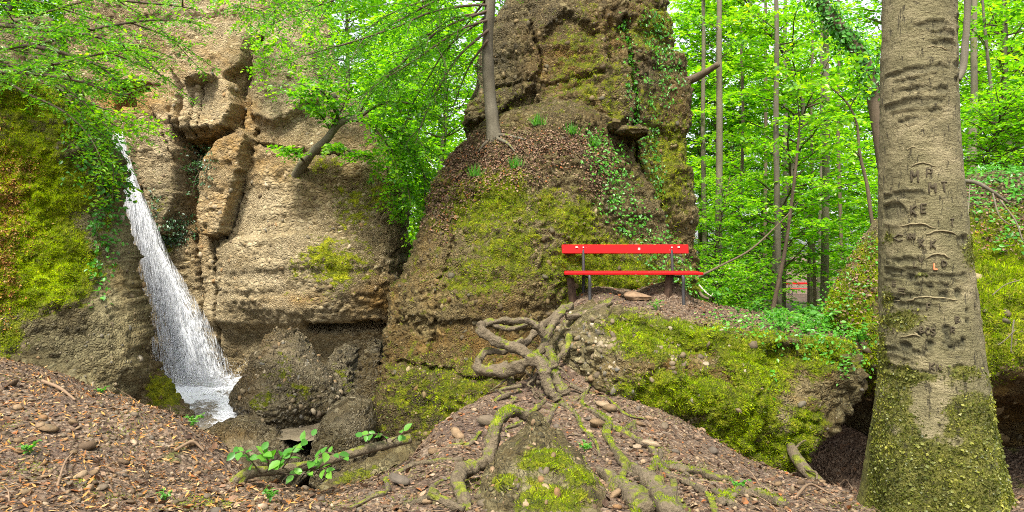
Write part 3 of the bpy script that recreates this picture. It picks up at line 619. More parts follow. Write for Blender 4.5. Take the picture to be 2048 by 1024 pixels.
_, at = rock('rock_face', v, q, M['bank'], slab,
     moss=[(1290, 680, 7.2, 70, 40, .7), (1400, 680, 7.2, 120, 40, .8), (1360, 790, 7, 110, 45, .95), (1470, 840, 6.9, 70, 80, 1.0), (1520, 720, 7, 70, 70, .9), (1560, 900, 6.9, 60, 40, .9), (1640, 700, 7.1, 70, 30, .8), (1240, 650, 7.4, 60, 20, .7), (1420, 870, 6.9, 70, 30, .9), (1600, 860, 0, 40, 40, .8), (1640, 730, 0, 40, 40, .5)],
     ochre=[(1360, 720, 7.1, 60, 35, .9), (1450, 760, 7, 50, 40, .7), (1250, 740, 0, 60, 30, .5), (1590, 790, 7, 40, 60, .8), (1640, 740, 7, 40, 30, .7)], pale=[(1575, 830, 7, 30, 50, .8), (1600, 770, 0, 40, 30, .6), (1200, 690, 7.3, 60, 60, .5)], damp=[(1480, 740, 7, 60, 30, .5)], s=45, mossbase=.12)
SLAB = (v, q); front = (v[:, 1] < 7.9)
embed_stones(slab, v, q, front*(blobs(v, [(1190, 690, 7.3, 45, 50, 1.0), (1350, 720, 7.1, 60, 40, .5)], 3)+.05), 560, .018, .06, M['stone'], 51, 260)
moss_tufts(slab, v, q, np.clip(at['moss']-.34, 0, 1)*front, 60000, .034, M['moss'], 52)

# --- the mossy bank on the right, behind the beech
bank = thing('mossy_bank', 'dark mossy rock bank with hanging roots, behind the big beech trunk', 'rock bank', P(1950, 950, 8))
rows = [(345, 1955, 2300, 10.2, [9.9, 9.6]), (365, 1915, 2330, 10.0, [9.5, 9.2, 9.2]), (400, 1850, 2350, 9.8, [9.2, 8.7, 8.7]), (460, 1745, 2350, 9.5, [8.8, 8.2, 8.2]), (520, 1700, 2350, 9.3, [8.4, 7.8, 7.8]), (580, 1660, 2350, 9.1, [8.0, 7.5, 7.5]), (630, 1638, 2350, 9.0, [7.8, 7.4, 7.4]), (690, 1655, 2350, 8.9, [7.7, 7.3, 7.3]), (750, 1670, 2350, 8.9, [7.9, 7.6, 7.5]), (800, 1680, 2350, 9.6, [9.4, 8.9, 8.0]), (920, 1680, 2350, 10.0, [9.9, 9.3, 8.2]), (1050, 1680, 2350, 10.0, [9.9, 9.3, 8.3])]
v, q = relief(rows, 200, 220, 12.0, 3.0, skew=.55)
v = rough_up(v, q, 606, .2, .9, .06, 2.4, .055, 7.5, .02)
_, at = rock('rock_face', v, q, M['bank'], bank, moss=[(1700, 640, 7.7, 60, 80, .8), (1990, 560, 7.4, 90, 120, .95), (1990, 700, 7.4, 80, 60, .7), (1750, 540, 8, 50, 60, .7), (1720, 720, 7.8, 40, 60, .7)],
     ochre=[(2010, 820, 8, 80, 80, .9)], damp=[(2000, 850, 8, 200, 120, .8), (1730, 850, 8, 80, 120, 1.0)], s=55, mossbase=.15)  # hollow's back wall darkened: damp rock with the hollow's shade painted in
BANK = (v, q); front = (v[:, 1] < 9.3)
embed_stones(bank, v, q, front*np.where(v[:, 2] < .6, 1, .1), 900, .03, .10, M['stone_warm'], 61, 150)
moss_tufts(bank, v, q, np.clip(at['moss']-.3, 0, 1)*front, 22000, .05, M['moss'], 62)

# --- loose boulders round the pool and in the gap
def boulder(name, label, rows, dback, mat, s, nu=90, nv=80, p=2.3, big=.1, peb=.03, cat='boulder', group=None, **kw):
    v, q = relief(rows, nu, nv, dback, p); v = rough_up(v, q, s, big, 1.5, .05, 4, peb*1.5, 12, .03)
    b = P((rows[-1][1]+rows[-1][2])/2, rows[-1][0], rows[-1][3]); t = thing(name, label, cat, b, group)
    _, at = rock('rock_face', v, q, mat, t, s=s, **kw)
    return t, v, q, at
t, v, q, at = boulder('boulder', 'large wedge-shaped wet boulder beside the foot of the waterfall', [(672, 528, 556, 10.2, [10.1]), (695, 514, 592, 10.2, [9.9, 9.8, 9.9]), (740, 492, 634, 10.2, [9.7, 9.4, 9.6]), (785, 470, 674, 10.1, [9.5, 9.1, 9.5]), (815, 474, 676, 10.0, [9.5, 9.0, 9.4]), (850, 505, 655, 10.0, [9.6, 9.3, 9.5]), (895, 545, 625, 10.0, [9.8, 9.6, 9.7])], 11.4, M['wet'], 707, 150, 150,
     moss=[(560, 760, 9.2, 40, 60, .35), (600, 790, 9.2, 40, 30, .4), (520, 810, 9.3, 30, 40, .45)], pale=[(570, 720, 9.5, 50, 40, .7), (530, 790, 9.2, 40, 30, .6)], ochre=[(540, 690, 9.8, 40, 30, .6), (500, 760, 9.5, 30, 30, .5)], damp=[(620, 840, 9.3, 80, 50, .8)])
embed_stones(t, v, q, np.ones(len(v)), 1500, .014, .06, M['stone'], 71, 120)
t, v, q, at = boulder('boulder', 'grey rounded boulder in the shade right behind the wedge-shaped boulder', [(712, 665, 690, 11.4, [11.2]), (735, 650, 713, 11.4, [11.0, 10.9]), (780, 645, 720, 11.3, [10.8, 10.7]), (830, 655, 715, 11.3, [10.8, 10.7])], 12.3, M['wet'], 708, moss=[(690, 760, 11, 30, 40, .4)], pale=[(680, 740, 11, 30, 30, .5)])
t, v, q, at = boulder('boulder', 'wet dark boulder sunk in the gap at the pillar foot, leaves on top', [(818, 672, 728, 8.9, [8.7]), (842, 645, 744, 8.9, [8.4, 8.3]), (890, 630, 748, 8.8, [8.1, 8.0]), (960, 636, 748, 8.7, [8.0, 7.9])], 9.6, M['wet'], 709, damp=[(690, 900, 8.3, 80, 60, .9)], pale=[(690, 850, 8.4, 30, 15, .5)])
t, v, q, at = boulder('boulder', 'narrow dark boulder wedged against the lower left edge of the pillar', [(690, 735, 760, 10.6, [10.4]), (740, 715, 770, 10.5, [10.2]), (800, 700, 770, 10.4, [10.0]), (860, 700, 770, 10.4, [10.0])], 11.2, M['wet'], 710, damp=[(740, 780, 10, 40, 80, .6)])
t, v, q, at = boulder('flat_rock', 'flat wet rock shelf below the pool, behind the leafy fallen branch', [(858, 400, 500, 8.6, [8.3]), (875, 395, 525, 8.5, [7.9, 7.7, 8.0]), (910, 430, 545, 8.2, [7.4, 7.2, 7.6]), (960, 480, 560, 7.8, [7.1, 6.9, 7.2]), (1010, 500, 565, 7.6, [7, 6.9, 7.2])], 9.2, M['wet'], 711, ochre=[(470, 880, 8, 60, 20, .6)], damp=[(540, 940, 7.2, 60, 40, .7)], pale=[(480, 890, 8, 60, 15, .5)])
t, v, q, at = boulder('flat_rock', 'low sloping rock ledge at the rim of the gap, below the pillar', [(918, 775, 850, 6.6, [6.4, 6.5]), (938, 720, 880, 6.5, [6.2, 6.1, 6.2]), (962, 668, 890, 6.4, [6.0, 5.8, 6.0]), (990, 640, 890, 6.3, [5.9, 5.7, 5.9]), (1040, 630, 890, 6.2, [5.9, 5.7, 5.9])], 7.3, M['bank'], 712, moss=[(720, 955, 5.9, 80, 20, .45)], pale=[(760, 950, 6, 60, 20, .6)])
t, v, q, at = boulder('boulder', 'smooth tan rock hump on the near bank of the pool, left of the falling water', [(738, 280, 292, 9.6, [9.5]), (755, 278, 305, 9.6, [9.3, 9.3]), (790, 276, 328, 9.5, [9.0, 9.0, 9.2]), (830, 280, 356, 9.4, [8.8, 8.7, 9.0]), (880, 290, 380, 9.3, [8.6, 8.5, 8.8])], 10.0, M['cliff'], 713, moss=[(335, 780, 9, 40, 40, .8)], ochre=[(320, 800, 9, 40, 50, .5)], pale=[(340, 830, 9, 40, 40, .6)], damp=[(320, 800, 0, 60, 60, .5)])
t, v, q, at = boulder('mossy_rock', 'low mossy rock mound with stones, front middle between two roots', [(890, 1060, 1090, 4.6, [4.5]), (903, 1030, 1125, 4.6, [4.4]), (930, 1000, 1170, 4.55, [4.2, 4.15]), (965, 970, 1210, 4.45, [3.95, 3.85, 4.0]), (1010, 945, 1240, 4.35, [3.6, 3.5, 3.7]), (1080, 925, 1255, 4.3, [3.45, 3.35, 3.5])], 5.4, M['bank'], 714, 130, 110, 2.6, .08, .03, 'rock',
     moss=[(1090, 925, 4.5, 50, 26, .95), (1020, 970, 4.3, 50, 22, .7), (1110, 1000, 4.1, 70, 28, .95), (1150, 955, 4.4, 40, 24, .8), (1060, 1010, 0, 40, 20, .7)], pale=[(1040, 940, 4.5, 30, 15, 1.2), (1070, 960, 4.3, 40, 20, 1.0), (1130, 970, 4.3, 30, 15, 1.0)])
MOUND = (v, q)
moss_tufts(t, v, q, np.clip(at['moss']-.33, 0, 1), 9000, .022, M['moss'], 72)
embed_stones(t, v, q, np.ones(len(v))*.5, 360, .010, .05, M['gravel'], 73, 200)
# two flat stones jutting from the pillar
t, v, q, at = boulder('ledge_stone', 'long flat stone jutting from the pillar face, under the green ivy', [(257, 1245, 1290, 11.3, [11.1]), (264, 1232, 1297, 11.3, [10.95]), (272, 1240, 1293, 11.3, [11.0])], 12.2, M['pillar'], 716, 50, 24, 3.5, .03, .015, 'stone', moss=[(1260, 258, 11, 30, 5, .5)])
t, v, q, at = boulder('ledge_stone', 'short blocky mossy stone jutting from the pillar, above the long flat stone', [(244, 1214, 1238, 11.4, [11.1]), (252, 1211, 1241, 11.4, [11.0]), (266, 1214, 1238, 11.4, [11.1])], 12.2, M['pillar'], 717, 40, 24, 3.5, .03, .015, 'stone', moss=[(1225, 246, 11, 30, 5, .5)])
# ------------------------------------------------------------------ path over the slab
def path_sheet():
    fr = spline([P(1185, 622, 8.5), P(1240, 620, 8.2), P(1320, 632, 7.75), P(1400, 645, 7.6), P(1500, 657, 7.5), P(1600, 667, 7.45), P(1700, 682, 7.5), P(1790, 690, 7.9)], 160); fr = fr+np.array([0, .32, -.07])
    bk = spline([P(1185, 590, 10.2), P(1260, 588, 10.4), P(1330, 592, 10.5), P(1400, 606, 10.6), P(1500, 624, 10.7), P(1600, 638, 10.8), P(1690, 645, 10.8), P(1790, 650, 10.8)], 160)
    t = np.linspace(0, 1, 70)[:, None, None]; v = fr[None]*(1-t)+bk[None]*t
    v[..., 2] += .03+.035*np.sin(np.pi*np.linspace(0, 1, 70))[:, None]
    lip = [fr+np.array([0, .04*k, -.035*k*k]) for k in (3, 2, 1)]; blip = [bk+np.array([0, .12*k, -.12*k*k]) for k in (1, 2, 3)]
    v = np.concatenate([np.stack(lip), v, np.stack(blip)], 0); nr, nc = v.shape[:2]; v = v.reshape(-1, 3)
    v[:, 2] += .03*fbm(v, 2.5, 3, 91)+.012*fbm(v, 11, 2, 92)
    return v, grid_faces(nr, nc)
pv, pq = path_sheet()
path = struct('path', pv, pq, M['ground'])

# ------------------------------------------------------------------ water
def water_material():
    m, t = newmat('pool_water'); N = NT(t); geo = N.n('NewGeometry'); p = geo.outputs['Position']
    foam = N.rng(N.math('ADD', N.attr('foam'), N.math('MULTIPLY', N.math('SUBTRACT', N.noise(p, 5, 7, .8), .5), 2.6)), .40, .75)
    b = N.n('BsdfPrincipled'); b.inputs['Base Color'].default_value = (.14, .115, .075, 1); b.inputs['Roughness'].default_value = .08; b.inputs['Specular IOR Level'].default_value = .6
    bn = N.n('Bump'); bn.inputs['Strength'].default_value = .5; bn.inputs['Distance'].default_value = .03; N.l(N.noise(p, 12, 3), bn.inputs['Height']); N.l(bn.outputs[0], b.inputs['Normal'])
    w = N.n('BsdfDiffuse'); w.inputs[0].default_value = (.86, .88, .92, 1); ms = N.n('MixShader'); N.l(foam, ms.inputs[0]); N.l(b.outputs[0], ms.inputs[1]); N.l(w.outputs[0], ms.inputs[2])
    N.out(ms.outputs[0]); return m
def foam_material():
    m, t = newmat('white_water'); N = NT(t); d = N.n('BsdfDiffuse'); d.inputs[0].default_value = (.95, .96, .97, 1); tr = N.n('BsdfTranslucent'); tr.inputs[0].default_value = (.88, .90, .94, 1)
    g = N.n('BsdfGlossy'); g.inputs['Roughness'].default_value = .2; a = N.n('MixShader'); a.inputs[0].default_value = .4; N.l(d.outputs[0], a.inputs[1]); N.l(tr.outputs[0], a.inputs[2])
    b = N.n('MixShader'); b.inputs[0].default_value = .08; N.l(a.outputs[0], b.inputs[1]); N.l(g.outputs[0], b.inputs[2]); tp = N.n('BsdfTransparent'); e_ = N.n('MixShader'); e_.inputs[0].default_value = .3; N.l(b.outputs[0], e_.inputs[1]); N.l(tp.outputs[0], e_.inputs[2]); N.out(e_.outputs[0]); return m
def veil_material():
    m, t = newmat('water_veil'); N = NT(t); cx = N.n('CombineXYZ'); N.l(N.math('MULTIPLY', N.attr('s'), 16.0), cx.inputs[0]); N.l(N.math('MULTIPLY', N.attr('t'), 5.0), cx.inputs[1])
    nz = N.noise(cx.outputs[0], 1.6, 6, .7, .4); edge = N.math('MULTIPLY', N.math('POWER', N.math('ABSOLUTE', N.attr('s')), 3.0), .30)
    a = N.rng(N.math('SUBTRACT', nz, edge), .31, .56, .03, .95)
    d = N.n('BsdfDiffuse'); d.inputs[0].default_value = (.95, .96, .97, 1); tp = N.n('BsdfTransparent'); ms = N.n('MixShader'); N.l(a, ms.inputs[0]); N.l(tp.outputs[0], ms.inputs[1]); N.l(d.outputs[0], ms.inputs[2])
    N.out(ms.outputs[0]); return m
M['water'], M['foam'], M['veil'] = water_material(), foam_material(), veil_material()
px = np.linspace(-7.6, -2.2, 110); py = np.linspace(8.7, 14.2, 110); X, Y = np.meshgrid(px, py); wv = np.stack([X, Y, np.full_like(X, -.8)], -1).reshape(-1, 3)
wv[:, 2] += .04*fbm(wv, 3.5, 3, 12)+.03*fbm(wv, 9, 3, 13)
ff = P(395, 745, 12.2); d1 = np.hypot((wv[:, 0]-ff[0])/1.15, (wv[:, 1]-ff[1]+.5)/1.6); fl = linedist(wv[:, 0], wv[:, 1], [(ff[0]+.3, ff[1]-1), tuple(P(455, 790, 11.1)[:2]), tuple(P(462, 850, 9.3)[:2])])
foam = np.maximum(1.1*np.exp(-(d1*1.0)**2), .9*np.exp(-(fl/.28)**2)); wv[:, 2] += .10*np.exp(-(d1*1.2)**2)*(.6+.8*fbm(wv, 5, 3, 15))
pool = struct('pool_water', wv, grid_faces(110, 110), M['water'], True, dict(foam=foam))
# lower stream in the gap
X, Y = np.meshgrid(np.linspace(-3.4, -.6, 40), np.linspace(6.2, 9.6, 40)); wv2 = np.stack([X, Y, np.full_like(X, -1.85)], -1).reshape(-1, 3); wv2[:, 2] += .015*fbm(wv2, 6, 3, 17)
struct('stream_water', wv2, grid_faces(40, 40), M['water'], True, dict(foam=.1+.0*wv2[:, 0]))
fall = thing('waterfall', 'white waterfall sliding down the cliff into the small pool', 'waterfall', ff)
FC = np.array([P(238, 262, 13.3), P(245, 310, 13.25), P(256, 355, 13.15), P(284, 435, 12.95), P(310, 512, 12.8), P(330, 560, 12.7), P(353, 620, 12.5), P(376, 685, 12.3), P(400, 752, 12.1)]); FW = np.array([9, 14, 18, 23, 29, 38, 50, 60, 62])/FPX*12.7
fc = spline(FC, 140); fw = np.interp(np.linspace(0, 1, 140), np.linspace(0, 1, 9), FW); ft = norm(np.gradient(fc, axis=0))
S = np.linspace(-1, 1, 60); sv = fc[:, None]+np.stack([np.ones(60), -.25*(1-S**2), np.zeros(60)], 1)[None]*np.stack([S[None]*fw[:, None], fw[:, None]*np.ones((1, 60)), 0*S[None]*fw[:, None]], -1)
tt = np.repeat(np.linspace(0, 1, 140)[:, None], 60, 1)
sv = sv.reshape(-1, 3); sv[:, 1] += .05*fbm(sv*np.array([3, 3, .8]), 1.5, 3, 19)
part('water_sheet', sv, grid_faces(140, 60), M['veil'], fall, True, dict(s=np.tile(S, 140), t=tt.ravel()*4))
rng = np.random.default_rng(5); n = 7000
t = rng.random(n)**.85; s = np.clip(rng.normal(size=n)*.48, -1.05, 1.05); k = np.minimum((t*139).astype(int), 138)
clump = fbm(np.stack([s*6, t*4, 0*s], 1), 1.0, 4, 23) > -.12-.2*(1-np.abs(s))+.25*(rng.random(n)-.5); t, s, k = t[clump], s[clump], k[clump]; n = len(t)
pos = fc[k]+np.stack([s*fw[k], -.25*(1-s**2)*fw[k]-rng.uniform(.0, .14, n), rng.normal(size=n)*.02], 1)
SPIN = (np.array([[0, 0, 0], [.5, .3, 0], [0, .3, .5], [-.5, .3, 0], [0, .3, -.5], [0, 1, 0]], float), [np.array([[0, 2, 1], [0, 3, 2], [0, 4, 3], [0, 1, 4], [5, 1, 2], [5, 2, 3], [5, 3, 4], [5, 4, 1]])])
d = norm(ft[k]+np.stack([s*.1, np.zeros(n), -.3-1.2*t], 1)+rng.normal(size=(n, 3))*.02); fr = frames(np.cross(d, rand_unit(n)), d)
ln = rng.uniform(.2, .8, n)*(1.1-.5*t); wd = rng.uniform(.003, .008, n)*(.8+.4*t)
vv, fs = inst(SPIN[0], SPIN[1], pos, fr, np.stack([wd, ln, wd], 1)); o = part('water_strands', vv, fs, M['foam'], fall); o['kind'] = 'stuff'
n = 3600; a = rng.uniform(0, 2*np.pi, n); r = np.abs(rng.normal(size=n)); pos = ff+np.stack([np.cos(a)*r*.62+.12, np.sin(a)*r*.7-.35, np.abs(rng.normal(size=n))*.22*np.exp(-r*.4)-.08], 1)
mm = rng.random(n) < .35; q = spline([P(430, 760, 11.5), P(452, 785, 11.0), P(462, 815, 10.2), P(470, 850, 9.4)], 60)[rng.integers(60, size=n)]+rng.normal(size=(n, 3))*np.array([.17, .2, .05])
pos[mm] = q[mm]; pos[:, 2] = np.maximum(pos[:, 2], -.78)
sz = rng.uniform(.005, .016, n); vv, fs = inst(SPIN[0]-np.array([0, .4, 0]), SPIN[1], pos, frames(rand_unit(n), rand_unit(n)), np.stack([sz, sz*1.6, sz], 1)); o = part('spray', vv, fs, M['foam'], fall); o['kind'] = 'stuff'

# ------------------------------------------------------------------ the great beech with its carvings
def beech_bark():
    m, t = newmat('beech_bark'); N = NT(t); geo = N.n('NewGeometry'); p = geo.outputs['Position']; mp = N.n('Mapping'); mp.inputs['Scale'].default_value = (1, 1, 2.2); N.l(p, mp.inputs[0])
    n1 = N.noise(mp.outputs[0], 5, 6, .65); n2 = N.noise(p, 1.6, 4); n3 = N.noise(p, 60, 4, .7)
    col = N.ramp(n1, [(.25, (.085, .073, .032)), (.5, (.235, .20, .10)), (.75, (.42, .35, .20))])
    col = N.mix(N.rng(n2, .35, .65, 0, .65), col, (.14, .13, .055)); col = N.mix(N.rng(n3, .56, .7, 0, .6), col, (.44, .36, .21))
    col = N.mix(N.rng(N.noise(mp.outputs[0], 11, 5, .7), .60, .68, 0, .7), col, (.07, .06, .035))
    col = N.mix(N.math('MULTIPLY', N.attr('scar'), 1.2, clamp=True), col, N.ramp(N.noise(p, 30, 4), [(.3, (.035, .032, .016)), (.7, (.12, .11, .055))]))
    mo = N.rng(N.math('ADD', N.attr('moss'), N.math('MULTIPLY', N.math('SUBTRACT', N.noise(p, 9, 5, .7), .5), 1.4)), .45, .7)
    col = N.mix(mo, col, N.ramp(N.noise(p, 25, 4), [(.3, (.055, .06, .01)), (.7, (.19, .18, .035))]))
    mp2 = N.n('Mapping'); mp2.inputs['Scale'].default_value = (1, 1, .28); N.l(p, mp2.inputs[0]); fis = N.rng(N.noise(mp2.outputs[0], 26, 5, .75), .57, .66, 0, .75); col = N.mix(fis, col, (.06, .05, .028))
    h = N.math('ADD', n3, N.math('MULTIPLY', N.noise(mp.outputs[0], 24, 5, .7), 1.4)); h = N.math('SUBTRACT', h, fis); N.out(N.prin(col, .85, h, 1.0, .025)); return m
M['beech'] = beech_bark(); M['scar'] = flat_material('carved_bark', (.06, .047, .025), .95, .6, 40); M['rim'] = flat_material('callus_bark', (.20, .165, .085), .85, .5, 40)
BD = 4.75
prof = [(-260, 1775, 1905), (0, 1765, 1918), (250, 1760, 1922), (420, 1758, 1936), (500, 1758, 1945), (620, 1759, 1962), (750, 1756, 1980), (850, 1744, 1995), (950, 1731, 2016), (1024, 1722, 2032), (1100, 1700, 2065), (1150, 1670, 2095)]
pk = np.array([r[0] for r in prof], float); NVB, NAB = 380, 160
pyd = np.linspace(pk[0], pk[-1], NVB); Lb = sm1(np.interp(pyd, pk, [r[1] for r in prof]), 12); Rb = sm1(np.interp(pyd, pk, [r[2] for r in prof]), 12)
zc = CAMZ+(512-pyd)/FPX*BD; xc = ((Lb+Rb)/2-1024)/FPX*BD; rc = (Rb-Lb)/2/FPX*BD*.845; xc = xc-.01
def beech_pt(px, py, out=0.0):
    """point on the bark that faces the camera, at photograph pixel px,py"""
    y = BD-.3
    for _ in range(8):
        z = CAMZ+(512-py)/FPX*y; j = np.interp(-z, -zc, np.arange(NVB)); x0 = np.interp(j, np.arange(NVB), xc); r = np.interp(j, np.arange(NVB), rc)
        s = np.clip(((px-1024)/FPX*y-x0)/r, -.97, .97); y = BD-r*math.sqrt(1-s*s)
    return np.array([x0+(r+out)*s, BD-(r+out)*math.sqrt(1-s*s), z])
aa = np.linspace(0, 2*np.pi, NAB, endpoint=False); aa = aa+.28*np.sin(aa+np.pi/2)      # finer on the camera's side (angle -90 deg)
aa = np.sort(np.mod(aa, 2*np.pi)); 
rr = rc[:, None]*np.ones((1, NAB)); butt = sstep(1.0, -.3, zc)[:, None] if False else (1-sstep(-.35, .75, zc))[:, None]
rr = rr*(1+.10*butt*np.cos(5*aa[None]+.6)*1.0)
bv = np.stack([xc[:, None]+rr*np.cos(aa)[None], BD+rr*np.sin(aa)[None], zc[:, None]*np.ones((1, NAB))], -1).reshape(-1, 3)
bn_ = np.stack([np.cos(aa), np.sin(aa), 0*aa], 1)[None].repeat(NVB, 0).reshape(-1, 3)
bv = bv+bn_*(.018*fbm(bv*np.array([1, 1, .5]), 2.2, 3, 61)+.006*fbm(bv*np.array([1, 1, 1.8]), 14, 3, 62))[:, None]
scar = np.zeros(len(bv)); disp = np.zeros(len(bv)); bfront = bv[:, 1] < BD
LENS = [(1868, 48, 36, 10), (1893, 65, 28, 9), (1890, 85, 30, 8), (1832, 140, 46, 8), (1882, 132, 16, 7), (1838, 176, 24, 6), (1800, 168, 18, 5), (1884, 178, 16, 9), (1832, 204, 52, 10), (1872, 220, 14, 6), (1818, 240, 15, 6), (1915, 130, 10, 14), (1914, 160, 8, 9), (1915, 40, 8, 14),
        (1798, 392, 30, 10), (1786, 425, 13, 22), (1790, 545, 28, 10), (1838, 543, 40, 7), (1885, 553, 40, 7), (1926, 553, 10, 10), (1812, 520, 22, 8), (1850, 570, 16, 6), (1888, 572, 12, 7), (1806, 590, 26, 6), (1830, 610, 30, 7), (1795, 700, 30, 8), (1830, 742, 28, 5), (1900, 688, 13, 9), (1785, 737, 26, 9), (1860, 700, 8, 5), (1920, 735, 12, 9), (1926, 480, 16, 12), (1920, 690, 14, 9)]
HOLES = [(1862, 575, 5), (1889, 593, 10), (1918, 587, 9), (1775, 600, 6), (1895, 660, 9), (1897, 675, 7), (1928, 682, 6), (1797, 689, 8), (1862, 688, 7), (1936, 642, 5), (1951, 618, 5), (1935, 620, 5), (1820, 555, 8), (1963, 832, 9), (1958, 845, 7), (1905, 695, 5), (1838, 668, 5)]
bx_, bz_ = bv[:, 0], bv[:, 2]
for px_, py_, w_, h_ in LENS:
    c = beech_pt(px_, py_); w = w_/FPX*BD; h = h_/FPX*BD; u = (bx_-c[0])/w; e = (bz_-c[2]-.35*h*(u*u)*0+.004*np.sin(9*u))/h
    r = np.sqrt(u*u+(e/np.maximum(.15, np.sqrt(np.clip(1-u*u, 0, 1))))**2*1.0); m = (np.abs(u) < 1) & bfront
    ins = np.where(m, 1-sstep(.75, 1.0, np.abs(e)/np.maximum(.1, (1-u*u))), 0); rim = np.where(m, np.exp(-((np.abs(e)/np.maximum(.1, 1-u*u)-1.15)/.25)**2), 0)
    scar = np.maximum(scar, ins*.5+.35*np.where(rim > .6, .5, 0)); disp = np.where(ins > .3, -.008*ins, disp); disp = np.where(rim > .3, .010*rim, disp)
for px_, py_, w_ in HOLES:
    c = beech_pt(px_, py_); w = w_/FPX*BD; d = np.hypot((bx_-c[0])/w, (bz_-c[2])/(w*1.3)); m = np.where(bfront, 1-sstep(.6, 1.0, d), 0); scar = np.maximum(scar, .9*m); disp = np.where(m > 0, -.02*m, disp)
bv = bv+bn_*disp[:, None]
pyv = 512-(bz_-CAMZ)/BD*FPX; pxv = 1024+bx_/BD*FPX
bmoss = 1.05*sstep(670, 900, pyv+150*fbm(bv, 5, 5, 8))+blobs(bv, [(1800, 640, BD, 45, 22, 1.0), (1775, 600, BD, 15, 30, .8), (1945, 500, BD, 22, 40, .9), (1780, 475, BD, 14, 14, .8), (1845, 548, BD, 16, 6, .8), (1930, 745, BD, 35, 18, .9), (1835, 755, BD, 45, 10, .8), (1860, 470, BD, 40, 6, .35), (1765, 700, BD, 12, 80, .6), (1900, 750, BD, 30, 30, .5), (1870, 60, BD, 30, 6, .4)], 9, .05)
bt = thing('beech_tree', 'massive beech trunk covered in carved letters and scars, moss on its base', 'tree', (float(xc[-2]), BD, float(zc[-2])))
trunk_o = part('trunk', bv, grid_faces(NVB, NAB, True), M['beech'], bt, True, dict(scar=scar, moss=bmoss))
mw = np.clip(bmoss-.3, 0, 1)*(bv[:, 1] < BD+.15)
moss_tufts(bt, bv, grid_faces(NVB, NAB, True)[:, ::1], mw, 34000, .02, M['moss_dry'], 63, 'moss', -.3, LEAF2)
# carved letters: strokes on a 4 x 6 grid
GLY = {'A': [[(0, 0), (2, 6), (4, 0)], [(1, 2), (3, 2)]], 'B': [[(0, 0), (0, 6), (3, 5), (0, 3), (4, 1.5), (0, 0)]], 'C': [[(4, 5), (2, 6), (0, 3), (2, 0), (4, 1)]], 'D': [[(0, 0), (0, 6), (4, 4), (4, 2), (0, 0)]], 'E': [[(4, 6), (0, 6), (0, 0), (4, 0)], [(0, 3), (3, 3)]],
       'H': [[(0, 0), (0, 6)], [(4, 0), (4, 6)], [(0, 3), (4, 3)]], 'I': [[(2, 0), (2, 6)]], 'K': [[(0, 0), (0, 6)], [(4, 6), (0, 3), (4, 0)]], 'L': [[(0, 6), (0, 0), (4, 0)]], 'M': [[(0, 0), (0, 6), (2, 3), (4, 6), (4, 0)]], 'N': [[(0, 0), (0, 6), (4, 0), (4, 6)]],
       'P': [[(0, 0), (0, 6), (4, 5), (3.5, 3), (0, 3)]], 'R': [[(0, 0), (0, 6), (4, 5), (3.5, 3), (0, 3), (4, 0)]], 'S': [[(4, 5), (2, 6), (0, 4.5), (4, 2), (2, 0), (0, 1)]], 'T': [[(0, 6), (4, 6)], [(2, 0), (2, 6)]], 'F': [[(0, 0), (0, 6), (4, 6)], [(0, 3), (3, 3)]], 'O': [[(2, 6), (4, 3), (2, 0), (0, 3), (2, 6)]], '8': [[(2, 3), (4, 4.5), (2, 6), (0, 4.5), (2, 3), (4, 1.5), (2, 0), (0, 1.5), (2, 3)]], '5': [[(4, 6), (0, 6), (0, 3.5), (4, 3), (3.5, .5), (0, 0)]], 'V': [[(0, 6), (2, 0), (4, 6)]]}
M['fresh'] = flat_material('fresh_cut_wood', (.75, .22, .09), .8, .2, 60)
def carve(ch, px_, py_, h, mat, wide=.62, rim=True):
    w = h*wide; tubes = []; rims = []
    for st in GLY[ch]:
        pts = []
        for (a, b), (c, d) in zip(st[:-1], st[1:]): pts += [(a+(c-a)*k/4, b+(d-b)*k/4) for k in range(4)]
        pts.append(st[-1]); pts = [(px_+(x/4-.5)*w+RNG.normal()*h*.015, py_-(y/6-.5)*h+RNG.normal()*h*.015) for x, y in pts]
        r = .0026+.00016*h
        tubes.append(tube([beech_pt(a, b, -r*.45) for a, b in pts], [r*.8]+[r*1.15]*(len(pts)-2)+[r*.7], 6, len(pts)*2, .3, 3, 40))
        if False: rims.append(tube([beech_pt(a+1.0, b-1.6, .002) for a, b in pts], [r*.8]*len(pts), 5, len(pts)*2, .3, 4, 40))
    v, f = join(tubes); o = part('carving', v, f, mat, bt)
for ch, a, b, h in [('M', 1829, 353, 24), ('P', 1859, 346, 17), ('M', 1865, 376, 20), ('T', 1889, 374, 20), ('K', 1826, 420, 19), ('E', 1848, 417, 17), ('C', 1788, 476, 13), ('H', 1801, 474, 12), ('R', 1818, 473, 12), ('I', 1829, 472, 12), ('K', 1844, 486, 15), ('K', 1867, 488, 17),
                    ('8', 1771, 567, 11), ('5', 1784, 568, 10), ('K', 1865, 733, 16), ('E', 1793, 581, 10), ('B', 1844, 660, 14), ('C', 1855, 662, 14), ('S', 1866, 664, 14), ('A', 1779, 377, 8), ('R', 1906, 660, 12), ('D', 1889, 527, 13), ('V', 1842, 520, 12), ('T', 1905, 445, 14), ('N', 1878, 735, 13), ('B', 1916, 640, 14), ('F', 1858, 614, 13), ('L', 1830, 528, 11), ('O', 1768, 661, 11), ('O', 1783, 661, 9)]:
    carve(ch, a, b, h, M['scar'])
carve('L', 1872, 533, 12, M['fresh'], .6, False)
